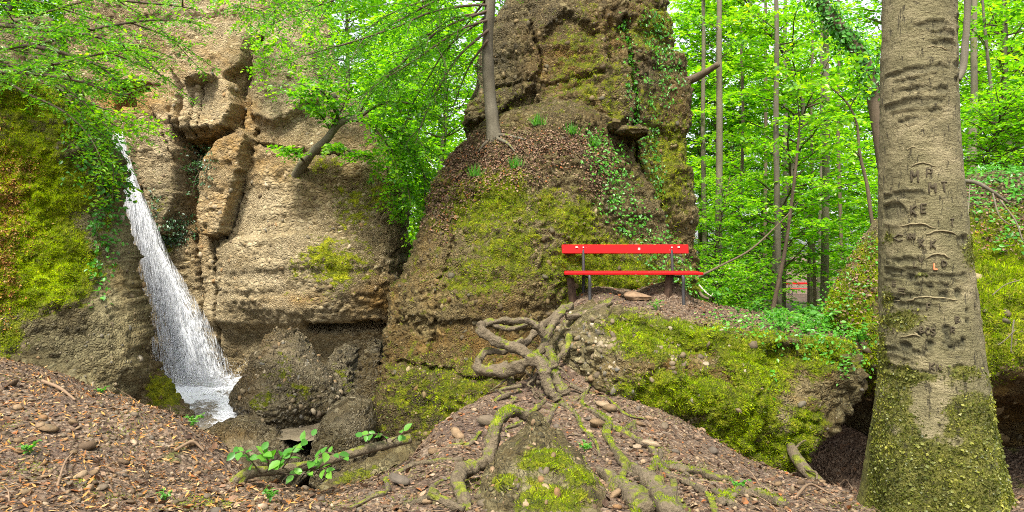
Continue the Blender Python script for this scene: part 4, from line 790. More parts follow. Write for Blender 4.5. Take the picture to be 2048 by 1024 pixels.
for yy in (303, 333, 455, 470, 515, 602, 672, 100, 260):      # long growth rings round the trunk
    x0, x1 = sorted(RNG.uniform(1775, 1925, 2)); x1 = max(x1, x0+50); pts = [beech_pt(x, yy-8*math.sin(math.pi*(x-x0)/(x1-x0))+RNG.normal()*1.2, -.001) for x in np.linspace(x0, min(x1, 1932), 9)]
    v, f = tube(pts, [.002]+[.005]*7+[.002], 5, 40, .4, 3, 30); part('bark_ridge', v, f, M['rim'], bt)
# ------------------------------------------------------------------ leaves, branches, trees
M['leaf'] = leaf_material('beech_leaf', [(0, (.045, .17, .010)), (.3, (.11, .31, .010)), (.6, (.23, .47, .012)), (.85, (.36, .58, .016)), (1, (.50, .64, .025))], .58, .03)
M['leaf_far'] = leaf_material('far_leaf', [(0, (.08, .25, .018)), (.4, (.19, .43, .02)), (.75, (.35, .58, .025)), (1, (.50, .66, .04))], .6, .03)
M['leaf_yew'] = leaf_material('yew_needle', [(0, (.022, .10, .010)), (.4, (.06, .22, .012)), (.75, (.15, .36, .016)), (1, (.28, .48, .025))], .45, .03)
M['leaf_ivy'] = leaf_material('ivy_leaf', [(0, (.03, .13, .010)), (.5, (.06, .26, .012)), (1, (.13, .38, .018))], .4, .03)
M['leaf_spruce'] = leaf_material('conifer_needle', [(0, (.015, .06, .02)), (.5, (.035, .11, .03)), (1, (.06, .16, .04))], .25)
M['bark_green'] = bark_material('mossy_bark', (.10, .085, .055), (.24, .21, .14), .42)
M['bark_grey'] = bark_material('grey_bark', (.06, .052, .036), (.20, .175, .12), .28)
M['bark_brown'] = bark_material('brown_bark', (.06, .043, .026), (.18, .135, .085), .12)
M['branch'] = bark_material('branch_bark', (.05, .035, .022), (.14, .10, .065), .15)
def spray(rng, base, d0, length, tw_len, leaf_gap, leaf, droop=.25, twig_gap=.2, wob=.12, flat=.3, rise=.15):
    """one layered beech branch: returns (path, leaf positions, directions, normals, sizes)"""
    n = max(4, int(length/.25)); p = [np.array(base, float)]; d = norm(np.array(d0, float))
    for i in range(n):
        d = norm(d+rng.normal(size=3)*wob+np.array([0, 0, rise*(1-i/n)-droop*(i/n)])); p.append(p[-1]+d*length/n)
    p = np.array(p); lp, ld, ln, ls = [], [], [], []
    m = max(3, int(length/twig_gap)); side = 1
    for j in range(m):
        u = .18+.82*(j+.5)/m; k = min(n-1, int(u*n)); q = p[k]+(p[k+1]-p[k])*(u*n-k); t = norm(p[k+1]-p[k]); lat = norm(np.cross(t, [0, 0, 1]))*side; side = -side
        L = tw_len*(1.1-.75*u)*rng.uniform(.7, 1.2); td = norm(t*.75+lat+rng.normal(size=3)*np.array([.2, .2, .12])); c = max(3, int(L/leaf_gap))
        s = (np.arange(c)+rng.random(c)*.6)/c; pts = q+td*(s*L)[:, None]+np.array([0, 0, -1])*(droop*.5*L*s*s)[:, None]
        sd = np.where(np.arange(c) % 2, 1, -1)[:, None]*norm(np.cross(td, [0, 0, 1])); dd = norm(td*.8+sd*.8+rng.normal(size=(c, 3))*.3+np.array([0, 0, -.12]))
        lp.append(pts+rng.normal(size=(c, 3))*.02); ld.append(dd); ln.append(norm(np.array([0, 0, 1])+rng.normal(size=(c, 3))*flat)); ls.append(leaf*rng.uniform(.65, 1.2, c))
    return p, np.vstack(lp), np.vstack(ld), np.vstack(ln), np.concatenate(ls)
def leaves_mesh(name, L, tmpl, mat, wide=1.0):
    p, d, n, s = (np.concatenate(x) for x in zip(*[l[1:] for l in L])); v, f = inst(tmpl[0], tmpl[1], p, frames(n, d), np.stack([s*wide, s, s], 1))
    return mesh(name, v, f, False, None, [mat])
def branches_mesh(name, L, r0, r1, mat, seg=5):
    v, f = join([tube(l[0], [r0*np.sqrt(max(.25, len(l[0])/12)), r1], seg, len(l[0])) for l in L]); return mesh(name, v, f, True, None, [mat])
def forest_variant(seed, H, z0, R, nb, leaf, gap, tw, tmpl, mat, bark, r=.13, lean=.4, twig_gap=.22, droop=.28, flat=.33):
    rng = np.random.default_rng(seed); tp = np.array([[0, 0, -.6], [0, 0, .1], [rng.normal()*lean*.3, rng.normal()*lean*.3, H*.33], [rng.normal()*lean*.6, rng.normal()*lean*.6, H*.66], [rng.normal()*lean, rng.normal()*lean, H]])
    tc = spline(tp, 60); L = []
    for i in range(nb):
        u = (i+rng.random())/nb; z = z0+(H*.98-z0)*u; k = int(np.argmin(np.abs(tc[:, 2]-z))); az = i*2.4+rng.normal()*.4; R_ = R*(.55+.45*np.sin(np.pi*min(1, .25+u*.8)))*rng.uniform(.7, 1.15)
        L.append(spray(rng, tc[k], [np.cos(az), np.sin(az), rng.uniform(.0, .5)], R_, tw, gap, leaf, droop, twig_gap, .1, flat))
    tv, tf = tube(tp, [r*1.35, r*1.1, r*.85, r*.55, r*.15], 10, 40, .12, seed, 3)
    return dict(trunk=mesh('trunk', tv, tf, True, None, [bark]), limbs=branches_mesh('limbs', L, .028, .006, M['branch'], 4), crown=leaves_mesh('crown', L, tmpl, mat))
VAR = [forest_variant(1, 11, 1.4, 2.8, 84, .15, .060, .95, LEAF4, M['leaf'], M['bark_green'], .12, twig_gap=.16),
       forest_variant(2, 12, 2.0, 3.1, 80, .15, .060, 1.0, LEAF4, M['leaf'], M['bark_grey'], .11, .7, twig_gap=.16),
       forest_variant(3, 8, .5, 2.4, 66, .13, .055, .9, LEAF4, M['leaf'], M['bark_brown'], .06, .8, twig_gap=.15),
       forest_variant(4, 16, 2.0, 3.6, 110, .24, .085, 1.25, LEAF2, M['leaf_far'], M['bark_grey'], .16, .5, .22),
       forest_variant(5, 18, 5.0, 3.8, 100, .25, .085, 1.25, LEAF2, M['leaf_far'], M['bark_brown'], .17, .4, .22)]
def spruce_variant(seed):
    rng = np.random.default_rng(seed); H = 13; L = []
    for i in range(95):
        u = (i+rng.random())/95; z = .6+(H-.8)*u; az = i*2.4; R_ = 2.6*(1-u)**.8+.2
        L.append(spray(rng, [0, 0, z], [np.cos(az), np.sin(az), .1], R_, .55, .055, .13, .35, .14, .05, .8, .0))
    tv, tf = tube([[0, 0, -.6], [0, 0, H*.5], [0, 0, H]], [.15, .09, .02], 9, 20, .1, seed, 3)
    return dict(trunk=mesh('trunk', tv, tf, True, None, [M['bark_brown']]), limbs=branches_mesh('limbs', L, .02, .005, M['branch'], 4), crown=leaves_mesh('crown', L, NEEDLE, M['leaf_spruce'], 1.6))
VAR.append(spruce_variant(9))
def plant_tree(var, x, y, scale, rz, label, name='tree', cat='tree', group=None, z=None, sink=0.0, tilt=(0, 0)):
    z = float(ground_z(np.array([x]), np.array([y]))[0]) if z is None else z
    t = thing(name, label, cat, (x, y, z-sink), group); t.rotation_euler = (tilt[0], tilt[1], rz); t.scale = (scale,)*3
    for k in ('trunk', 'limbs', 'crown'): link(k, VAR[var][k], t)
    return t
def at_px(px, d): return (px-1024)/FPX*d, d
W = 'woods between the pillar and the big beech'
# (photo column, distance, variant, scale, turn, label)
forest = [
 (1437, 26, 4, .8, .3, 'mossy-trunked young beech standing nearest the pillar edge, in the green woods'),
 (1405, 27, 4, .75, 1.2, 'slim beech close behind the mossy-trunked one, beside the pillar edge'),
 (1553, 16.5, 1, .85, 2.2, 'tan-barked slim beech rising from behind the end of the path'),
 (1462, 21, 2, .8, .8, 'low leafy beech sapling between the red bench and the tan-barked beech'),
 (1625, 25, 1, .95, 4.0, 'leafy beech right of the tan-barked beech, above the far red bench'),
 (1800, 18, 2, .8, 5.0, 'bushy beech sapling right of the far red bench, left of the big trunk'),
 (1765, 15, 2, .55, 1.9, 'low beech sapling leaning out just left of the big carved trunk'),
 (1470, 30, 3, .74, 2.6, 'tall broad beech deep in the woods behind the low sapling'),
 (1540, 34, 3, .82, .4, 'tall far beech seen above the tan-barked slim beech'),
 (1620, 31, 4, .68, 3.3, 'high-crowned far tree whose bare brown trunk stands above the far bench'),
 (1690, 36, 3, .82, 5.5, 'far tall beech filling the gap left of the carved trunk'),
 (1480, 26, 5, .75, 0, 'dark conifer low in the woods behind the red bench'),
 (1400, 30, 5, .8, 1, 'dark conifer half hidden by the pillar, right of it'),
 (1525, 29, 5, .7, 2, 'dark conifer left of the pale tan trunk'),
 (1975, 20, 1, 1.0, 1.4, 'pale-stemmed beech on the rise right of the big carved trunk'),
 (2030, 17, 0, .95, 2.9, 'leafy beech at the right edge of the picture'),
 (1950, 30, 3, 1.0, .2, 'tall far beech close behind the right side of the carved trunk'),
 (2060, 34, 3, 1.0, 4.4, 'tall far beech at the right edge behind the leafy one'),
 (1780, 26, 3, .95, 2.4, 'tall beech mostly hidden behind the carved trunk'),
 (870, 19, 0, 1.0, 1.1, 'leafy beech in the gap between the pale cliff and the pillar'),
 (840, 27, 3, .9, 3.7, 'broad beech behind the right shoulder of the pale cliff'),
 (800, 33, 4, 1.0, 5.2, 'high-crowned tree above the right shoulder of the pale cliff'),
 (1010, 24, 4, .8, .9, 'thin-stemmed tree seen beside the top of the pillar tree'),
 (40, 19, 0, 1.0, 1.6, 'leafy beech behind the left cliff in the top left corner'),
 (-80, 17, 1, 1.0, 2.6, 'beech at the left edge behind the dark conifer boughs'),
 (150, 22, 3, .9, .6, 'tall beech above the left cliff, behind the waterfall top'),
 (700, 30, 3, 1.1, 1.6, 'tall beech rising behind the middle of the pale cliff'),
 (580, 32, 4, 1.1, 4.1, 'high-crowned tree behind the cliff, above the small cliff tree'),
 (1452, 14.8, 2, .5, 3.5, 'small leafy sapling just behind the right end of the red bench'),
]
for px_, d_, var, sc, rz, lab in forest:
    x, y = at_px(px_, d_); plant_tree(var, x, y, sc, rz, lab, z=1.2 if px_ < 200 else None, name='conifer' if var == 5 else 'beech_tree' if var < 4 else 'forest_tree')
# ------------------------------------------------------------------ trees with a shape of their own
def bough(rng, pts, tw=.5, gap=.03, leaf=.045, twig_gap=.09, droop=.5, flat=.25, spread=.8, start=.15, n=40):
    """leaves on two-ranked twigs along a given branch"""
    p = spline(np.asarray(pts), n); seg = np.linalg.norm(np.diff(p, axis=0), axis=1); cum = np.concatenate([[0], np.cumsum(seg)]); Lb = cum[-1]
    lp, ld, ln, ls = [], [], [], []; m = max(3, int(Lb*(1-start)/twig_gap)); side = 1
    for j in range(m):
        u = start+(1-start)*(j+rng.random())/m; k = min(n-2, int(np.searchsorted(cum, u*Lb))-1); k = max(k, 0); q = p[k]; t = norm(p[k+1]-p[k]); lat = norm(np.cross(t, [0, 0, 1]))*side; side = -side
        L = tw*(1.05-.6*u)*rng.uniform(.45, 1.25); td = norm(t*.6+lat*spread+rng.normal(size=3)*.25+np.array([0, 0, -droop*rng.uniform(.2, 1)])); c = max(4, int(L/gap))
        s = (np.arange(c)+.5)/c; ps = q+td*(s*L)[:, None]+np.array([0, 0, -1])*(droop*.35*L*s*s)[:, None]; up = norm(np.array([0, 0, 1])+rng.normal(size=3)*.35); sd = norm(np.cross(td, up))
        sg = np.where(np.arange(c) % 2, 1, -1)[:, None]; lp.append(ps); ld.append(norm(td*.75+sd*sg*.9+rng.normal(size=(c, 3))*.2)); ln.append(norm(up+rng.normal(size=(c, 3))*flat)); ls.append(leaf*rng.uniform(.7, 1.2, c)*(1.1-.4*s))
    return p, np.vstack(lp), np.vstack(ld), np.vstack(ln), np.concatenate(ls)
def Ps(l): return [P(*a) for a in l]
def custom_tree(name, label, trunk, rad, boughs, brad, kw, leafmat, tmpl, bark, wide=1.0, cat='tree', seed=1, seg=12, bump=.1, crown=True, sub=0, sublen=.4):
    rng = np.random.default_rng(seed); subs = []
    for b in boughs:
        p = spline(np.asarray(b), 40); Lb = np.linalg.norm(np.diff(p, axis=0), axis=1).sum()
        for k in range(sub):
            i = int(8+30*(k+rng.random())/max(1, sub)); i = min(i, 37); tn = norm(p[i+1]-p[i]); lat = norm(np.cross(tn, [0, 0, 1]))*(1 if k % 2 else -1); d = norm(tn*.7+lat*.9+rng.normal(size=3)*.2+np.array([0, 0, rng.uniform(-.35, .2)])); L_ = Lb*sublen*rng.uniform(.6, 1.15)*(1.1-.6*i/40)
            subs.append([p[i], p[i]+d*L_*.5+np.array([0, 0, .02*L_]), p[i]+d*L_+np.array([0, 0, -.12*L_])])
    t = thing(name, label, cat, trunk[0] if trunk is not None else boughs[0][0])
    if trunk is not None: v, f = tube(trunk, rad, seg, len(trunk)*14, bump, seed, 5); part('trunk', v, f, bark, t)
    L = [bough(rng, b, **kw) for b in boughs]+[bough(rng, b, **{**kw, 'tw': kw['tw']*.7}) for b in subs]
    if subs: v, f = join([tube(b, [brad*.35, brad*.22, brad*.1], 4, 8) for b in subs]); part('twigs', v, f, M['branch'], t)['kind'] = 'stuff'
    for b in boughs: v, f = tube(b, [brad, brad*.7, brad*.45, brad*.2], 6, 40, .1, seed, 8); part('branch', v, f, M['branch'], t)
    if crown: me = leaves_mesh('crown', L, tmpl, leafmat, wide); o = link('crown', me, t); o.location = tuple(-LOC[t.name])
    return t
def on(vq, px_, py_):
    """the nearest point of a rock surface on the ray of a photograph pixel"""
    v = vq[0]; pr = np.stack([1024+v[:, 0]/v[:, 1]*FPX, 512-(v[:, 2]-CAMZ)/v[:, 1]*FPX], 1); d = np.hypot(pr[:, 0]-px_, pr[:, 1]-py_); c = np.where(d < 8)[0]; return v[c[np.argmin(v[c, 1])]] if len(c) else v[np.argmin(d)]
YD = float(on(LOW, 988, 272)[1])+.14
# the slim yew on the pillar ledge
yt = custom_tree('yew_tree', 'slim grey-barked conifer growing on the ledge of the rock pillar', np.array(Ps([(994, 325, YD), (990, 285, YD), (985, 245, YD), (979, 180, YD), (975, 90, (YD+10.9)/2), (981, 0, 10.9), (986, -140, 10.9), (990, -320, 10.9)])), [.16, .14, .11, .10, .092, .085, .075, .04],
    [Ps(b) for b in [[(978, 10, 10.9), (930, 12, 10.6), (860, 25, 10.2), (790, 55, 9.8), (700, 85, 9.5), (630, 105, 9.3), (560, 125, 9.2)], [(976, 40, 10.9), (930, 55, 10.6), (880, 85, 10.3), (830, 120, 10.0), (760, 165, 9.8), (690, 220, 9.6)],
      [(980, -20, 10.9), (900, -10, 10.5), (800, 40, 10.2), (740, 80, 10), (690, 130, 9.9)], [(976, 60, 10.9), (920, 110, 10.8), (880, 170, 10.6), (850, 230, 10.5), (830, 290, 10.4)], [(978, 25, 10.9), (900, 40, 10.9), (830, 95, 10.8), (790, 150, 10.7), (770, 220, 10.6)],
      [(976, 80, 10.9), (940, 130, 11.1), (915, 190, 11.2), (895, 250, 11.3)], [(980, -30, 10.9), (880, -60, 10.2), (760, -30, 9.7), (640, 10, 9.3), (540, 50, 9.1)], [(982, -60, 10.9), (860, -80, 10.9), (720, -60, 10.6), (600, -10, 10.4), (500, 30, 10.3)],
      [(984, -10, 10.9), (1010, -30, 10.9), (1060, -40, 10.8)], [(980, -10, 10.9), (940, 40, 11.4), (890, 110, 11.8), (860, 200, 12)], [(978, 20, 10.9), (880, 60, 10.4), (800, 130, 10.1), (740, 190, 9.9)], [(978, 0, 10.9), (860, 0, 11.2), (760, 40, 11.4), (680, 110, 11.5), (640, 170, 11.5)], [(978, 30, 10.9), (900, 90, 11.4), (860, 150, 11.6), (820, 220, 11.8), (800, 300, 11.9)]]], .024,
    dict(tw=.62, gap=.026, leaf=.062, twig_gap=.062, droop=.75), M['leaf_yew'], LEAF2, M['bark_grey'], .62, seed=3, sub=9, sublen=.38)
for a in ([(990, 264), (1012, 266), (1036, 272), (1056, 276)], [(982, 268), (964, 284), (948, 304)], [(992, 272), (1012, 282), (1030, 298)]):
    v, f = tube([on(LOW, *q_)+np.array([0, 0, .01]) for q_ in a], [.035, .028, .02, .01], 7, 24, .2, 2, 9); part('root', v, f, M['bark_grey'], yt)
# conifer on top of the left cliff, boughs hanging into the picture
custom_tree('yew_tree', 'dark green conifer on the left cliff, its boughs hanging into the top corner', np.array(Ps([(-260, 120, 9.0), (-250, 20, 9.0), (-240, -150, 9.0), (-230, -400, 9.0)])), [.2, .16, .13, .08],
    [Ps(b) for b in [[(-245, -40, 9), (-100, 50, 8.3), (0, 50, 7.9), (90, 25, 7.6), (180, 0, 7.4), (270, -20, 7.2)], [(-250, 60, 9), (-100, 130, 8.2), (0, 143, 7.8), (100, 130, 7.4), (180, 112, 7.2), (260, 100, 7.0), (330, 120, 6.9)],
      [(-250, 80, 9), (-100, 140, 8.3), (0, 160, 7.9), (60, 190, 7.7), (130, 225, 7.6), (200, 290, 7.7)], [(-245, 20, 9), (-60, 90, 8.2), (60, 90, 7.7), (160, 65, 7.4), (260, 45, 7.1), (350, 40, 6.9), (420, 55, 6.8)], [(0, 143, 7.8), (90, 150, 7.5), (170, 165, 7.3), (240, 190, 7.3), (300, 170, 7.2)],
      [(0, 50, 7.9), (100, 60, 7.5), (200, 75, 7.2), (280, 110, 7.1), (330, 160, 7.0)], [(-245, -20, 9), (0, 0, 7.9), (120, -20, 7.4), (240, 0, 7.0), (340, 10, 6.8), (400, 20, 6.8)], [(60, 90, 7.7), (140, 110, 7.5), (210, 140, 7.4), (260, 200, 7.4)], [(-200, 40, 8.6), (-40, 120, 8.6), (60, 140, 8.5), (150, 190, 8.4), (220, 260, 8.4)]]], .028,
    dict(tw=.55, gap=.022, leaf=.06, twig_gap=.055, droop=.35), M['leaf_yew'], LEAF2, M['branch'], .62, seed=5, sub=4, sublen=.25)
custom_tree('shrub', 'bright leafy shrub hanging over the top of the waterfall', None, None,
    [Ps(b) for b in [[(110, 170, 8.9), (150, 200, 8.7), (200, 230, 8.6), (250, 260, 8.5), (300, 255, 8.4)], [(120, 160, 9), (180, 170, 8.8), (240, 160, 8.6), (290, 150, 8.5)], [(130, 190, 8.8), (170, 240, 8.6), (190, 300, 8.5), (205, 360, 8.4)], [(150, 200, 8.8), (200, 260, 8.7), (225, 330, 8.7), (225, 400, 8.6)], [(100, 150, 9), (160, 130, 8.8), (230, 110, 8.6), (300, 95, 8.4)], [(140, 190, 8.7), (200, 215, 8.5), (260, 230, 8.4), (330, 255, 8.3)]]], .014,
    dict(tw=.42, gap=.034, leaf=.062, twig_gap=.06, droop=.35, flat=.45), M['leaf'], LEAF4, M['branch'], 1.0, 'shrub', 7, sub=6)
SB = float(on(CLIFF, 600, 345)[1])
custom_tree('small_beech', 'small crooked beech growing sideways out of the pale cliff', np.array(Ps([(585, 368, SB+.35), (602, 335, SB-.02), (625, 305, (SB+12.75)/2-.05), (652, 280, 12.75), (682, 245, 12.6), (722, 232, 12.4)])), [.12, .10, .085, .075, .06, .04],
    [Ps(b) for b in [[(652, 280, 12.75), (668, 245, 12.6), (685, 215, 12.5), (705, 165, 12.3)], [(700, 238, 12.5), (750, 238, 12.2), (800, 262, 12.0), (850, 295, 11.9)], [(665, 265, 12.7), (645, 235, 12.6), (615, 205, 12.5), (585, 185, 12.4)], [(722, 232, 12.4), (770, 205, 12.2), (830, 210, 12.0), (880, 240, 11.9)], [(640, 292, 12.8), (690, 300, 12.5), (735, 312, 12.4)], [(682, 245, 12.6), (660, 205, 12.4), (640, 180, 12.2), (600, 170, 12)], [(610, 325, 13), (590, 305, 12.8), (565, 300, 12.6)], [(722, 232, 12.4), (760, 270, 12.2), (800, 330, 12.1), (820, 390, 12.1)], [(715, 234, 12.4), (740, 190, 12.3), (780, 160, 12.2), (840, 160, 12)], [(700, 240, 12.4), (760, 250, 12.4), (840, 330, 12.4), (850, 420, 12.4)]]], .03,
    dict(tw=.62, gap=.04, leaf=.10, twig_gap=.075, droop=.12, flat=.3), M['leaf'], LEAF4, M['bark_green'], 1.0, seed=8, sub=9, sublen=.55)
for nm, lab, bl, sd in [('shrub', 'light green shrub drooping over the cliff top above the small crooked beech', [[(520, -60, 14), (540, 10, 13.6), (560, 80, 13.3), (590, 150, 13.2)], [(560, -50, 14), (600, 20, 13.5), (640, 90, 13.2), (650, 150, 13.1)], [(480, -60, 14), (480, 0, 13.6), (500, 60, 13.4), (520, 130, 13.3)], [(600, -40, 14), (660, 40, 13.4), (700, 110, 13.2), (740, 190, 13.1)], [(560, 60, 13.8), (530, 120, 13.4), (530, 190, 13.3)], [(620, 60, 13.8), (640, 140, 13.4), (690, 190, 13.3)], [(540, -80, 14), (470, -30, 13.4), (420, 10, 13)]], 11),
                      ('shrub', 'leafy shrub trailing down the right shoulder of the pale cliff', [[(760, 260, 13.6), (790, 300, 13.2), (810, 360, 13.0), (815, 430, 12.9)], [(780, 250, 13.8), (830, 300, 13.2), (850, 380, 13), (835, 470, 13)], [(740, 260, 13.6), (770, 320, 13.1), (780, 380, 13), (800, 440, 12.9)], [(800, 280, 13.8), (860, 320, 13.3), (880, 400, 13.2), (860, 480, 13.2)]], 12),
                      ('shrub', 'grey-green shrub tuft in the cleft of the pale cliff', [[(405, 330, 14), (420, 320, 13.6), (440, 318, 13.5)], [(400, 340, 14), (390, 360, 13.6), (385, 385, 13.5)], [(410, 335, 14), (425, 350, 13.6), (430, 375, 13.5)], [(400, 330, 14), (385, 325, 13.6), (378, 335, 13.5)], [(405, 350, 14), (410, 380, 13.6), (408, 410, 13.5)]], 13)]:
    custom_tree(nm, lab, None, None, [Ps(b) for b in bl], .012, dict(tw=.5 if sd != 13 else .25, gap=.035, leaf=.085 if sd != 13 else .06, twig_gap=.06, droop=.4, flat=.5), M['leaf'] if sd != 13 else M['leaf_spruce'], LEAF4 if sd != 13 else LEAF2, M['branch'], 1.0, 'shrub', sd, sub={11: 3, 12: 7, 13: 2}[sd])
# thin stems in front of the woods
def stem(label, pts, r, bark, leafy=None, name='sapling', seed=1):
    return custom_tree(name, label, np.array(Ps(pts)), r, [Ps(b) for b in (leafy or [])], .012, dict(tw=.5, gap=.05, leaf=.11, twig_gap=.09, droop=.15, flat=.3), M['leaf'], LEAF4, bark, 1.0, 'tree', seed, 8, .1, bool(leafy), sub=5)
stem('dark thin leaning sapling crossing the tan-barked slim beech', [(1544, 628, 13.0), (1556, 570, 13), (1570, 500, 13), (1580, 430, 13), (1592, 330, 13), (1600, 240, 13)], [.05, .042, .038, .034, .03, .015], M['branch'], [[(1575, 460, 13), (1540, 420, 12.8), (1490, 400, 12.6)], [(1582, 420, 13), (1620, 380, 12.8), (1660, 370, 12.6)], [(1592, 330, 13), (1560, 290, 12.8), (1510, 280, 12.6)], [(1598, 260, 13), (1650, 220, 12.8), (1690, 230, 12.6)], [(1600, 240, 13), (1590, 180, 12.8), (1560, 130, 12.6)]], seed=21)
stem('long thin dead branch slanting up to the right from behind the bench', [(1392, 556, 11.5), (1440, 532, 11.8), (1500, 500, 12.2), (1550, 455, 12.6), (1580, 425, 12.9)], [.022, .02, .018, .014, .01], M['bark_brown'], name='dead_branch')
stem('curved brown sapling close to the left edge of the carved trunk', [(1750, 470, 10.8), (1742, 430, 10.8), (1734, 370, 10.8), (1720, 310, 10.8), (1714, 250, 10.8), (1700, 215, 10.8), (1680, 190, 10.8)], [.03, .03, .028, .024, .02, .016, .01], M['bark_brown'], [[(1722, 315, 10.8), (1690, 290, 10.6), (1650, 285, 10.4)], [(1714, 250, 10.8), (1690, 250, 10.6), (1640, 230, 10.4)], [(1690, 200, 10.8), (1650, 170, 10.6), (1600, 170, 10.4)], [(1700, 215, 10.8), (1720, 170, 10.7), (1700, 110, 10.6)]], seed=22)
iv = stem('thick leaning trunk wrapped in dark ivy, left of the carved beech', [(1800, 620, 12.2), (1785, 450, 12.2), (1768, 320, 12.2), (1752, 220, 12.2), (1735, 140, 12.2), (1700, 80, 12.2), (1660, 30, 12.2), (1600, -60, 12.2), (1500, -200, 12.2)], [.15, .14, .13, .125, .12, .115, .11, .10, .08], M['bark_brown'], name='leaning_tree')
rng = np.random.default_rng(77); n = 2600; u = rng.random(n)**.8; c = spline(np.array(Ps([(1748, 200, 12.2), (1735, 140, 12.2), (1700, 80, 12.2), (1660, 30, 12.2), (1600, -60, 12.2), (1500, -200, 12.2)])), 100)[(u*99).astype(int)]; o_ = rand_unit(n, rng)
v, f = inst(LEAF4[0], LEAF4[1], c+o_*np.abs(rng.normal(size=(n, 1)))*.16+o_*.08, frames(norm(o_+np.array([0, -.4, .5])), norm(rng.normal(size=(n, 3))+np.array([0, 0, -.8]))), .085*rng.uniform(.6, 1.2, n)); part('ivy', v, f, M['leaf_ivy'], iv, False)
stem('pale crooked limb hugging the upper right edge of the carved trunk', [(1915, 160, 8.5), (1926, 135, 8.5), (1930, 90, 8.5), (1934, 40, 8.5), (1936, -30, 8.5), (1940, -120, 8.5)], [.045, .045, .042, .04, .036, .03], M['bark_grey'])
stem('slim pale sapling right of the carved trunk', [(2000, 340, 13), (1992, 280, 13), (1985, 200, 13), (1978, 140, 13), (1970, 60, 13), (1960, -60, 13)], [.04, .038, .035, .03, .026, .02], M['bark_grey'], [[(1990, 260, 13), (1960, 230, 12.8), (1930, 225, 12.7)], [(1985, 200, 13), (2020, 160, 12.8), (2060, 160, 12.7)], [(1975, 100, 13), (1945, 60, 12.8), (1915, 60, 12.7)], [(1970, 60, 13), (2000, 20, 12.8), (2050, 20, 12.7)], [(1990, 280, 13), (2030, 250, 12.8), (2070, 260, 12.7)]], seed=24)
for k, (px_, d_, r_, ln, mt, lab) in enumerate([(1437, 15.5, .085, 4, 'bark_green', 'straight mossy trunk nearest the right edge of the pillar'), (1409, 17, .065, -6, 'bark_green', 'thinner mossy trunk between the pillar and the straight mossy trunk'), (1478, 19, .05, 16, 'bark_brown', 'thin brown trunk midway between pillar and leaning sapling'), (1556, 15, .07, -8, 'bark_grey', 'pale tan trunk crossed by the dark leaning sapling'), (1568, 20, .075, 6, 'bark_grey', 'grey trunk just right of the pale tan trunk'), (1640, 23, .08, 10, 'bark_grey', 'grey trunk a little right of the far bench'), (1628, 19, .04, -10, 'bark_brown', 'thin dark trunk above the right end of the far bench'), (1650, 17, .10, 5, 'bark_green', 'stout mossy trunk right of the far bench'), (1683, 22, .06, -14, 'bark_brown', 'thin trunk between the stout mossy trunk and the curved sapling'), (1946, 15, .085, 6, 'bark_green', 'mossy trunk close to the right side of the carved beech'), (2014, 18, .07, -10, 'bark_grey', 'grey trunk near the right edge of the picture'), (1530, 24, .07, 3, 'bark_brown', 'distant brown trunk left of the pale tan trunk')]):
    z0 = 640 if px_ < 1900 else 350
    stem(lab, [(px_-ln*.3, z0+10, d_), (px_, z0-140, d_), (px_+ln*.5, 250, d_), (px_+ln*.3, 60, d_), (px_+ln, -140, d_)], [r_*1.2, r_, r_*.9, r_*.75, r_*.55], M[mt], [[(px_+ln*.4, 120-30*(k % 3), d_), (px_+40, 90, d_-.4), (px_+100, 80, d_-.8)], [(px_+ln*.4, 60, d_), (px_-50, 30, d_-.5), (px_-110, 40, d_-.9)]], 'forest_tree', 40+k)
v, f = tube(Ps([(1355, 168, 13.0), (1385, 158, 12.8), (1410, 145, 12.6), (1437, 128, 12.4)]), [.09, .08, .065, .05], 9, 30, .15, 3, 6); tag(part('broken_branch', v, f, M['bark_brown']), 'broken branch stub sticking out beside the upper right of the pillar', 'branch')
# low bushes that fill the foot of the woods
VAR.append(forest_variant(31, 2.6, .15, 1.7, 46, .11, .052, .7, LEAF4, M['leaf'], M['branch'], .025, .5, .14))
for k, (px_, d_, sc, lab) in enumerate([(1420, 13.0, .55, 'leafy bush right behind the right end of the red bench'), (1470, 14.5, .8, 'leafy bush behind the path, next to the bench bush'), (1460, 17, .75, 'leafy bush left of the foot of the dark leaning sapling'), (1735, 14.5, .4, 'leafy bush between the far bench and the carved trunk'), (1430, 23, 1.0, 'wide bush deeper in the woods behind the bench'), (1745, 24, .9, 'wide bush in the woods right of the far red bench'), (1410, 18, 1.1, 'leafy bush against the right foot of the pillar'), (1980, 12.6, .7, 'leafy bush on top of the mossy bank right of the carved trunk'), (2050, 12.2, .7, 'leafy bush on the bank top at the right edge'), (1720, 20, 1.1, 'wide bush half hidden behind the carved trunk'), (860, 16, 1.1, 'leafy bush low in the gap between cliff and pillar'), (835, 20, 1.4, 'wide bush at the back of the gap between cliff and pillar')]):
    x, y = at_px(px_, d_); z = P(0, 350, d_)[2]-.3 if px_ > 1900 else None; plant_tree(len(VAR)-1, x, y, sc, k*1.7, lab, 'bush', 'bush', z=z)

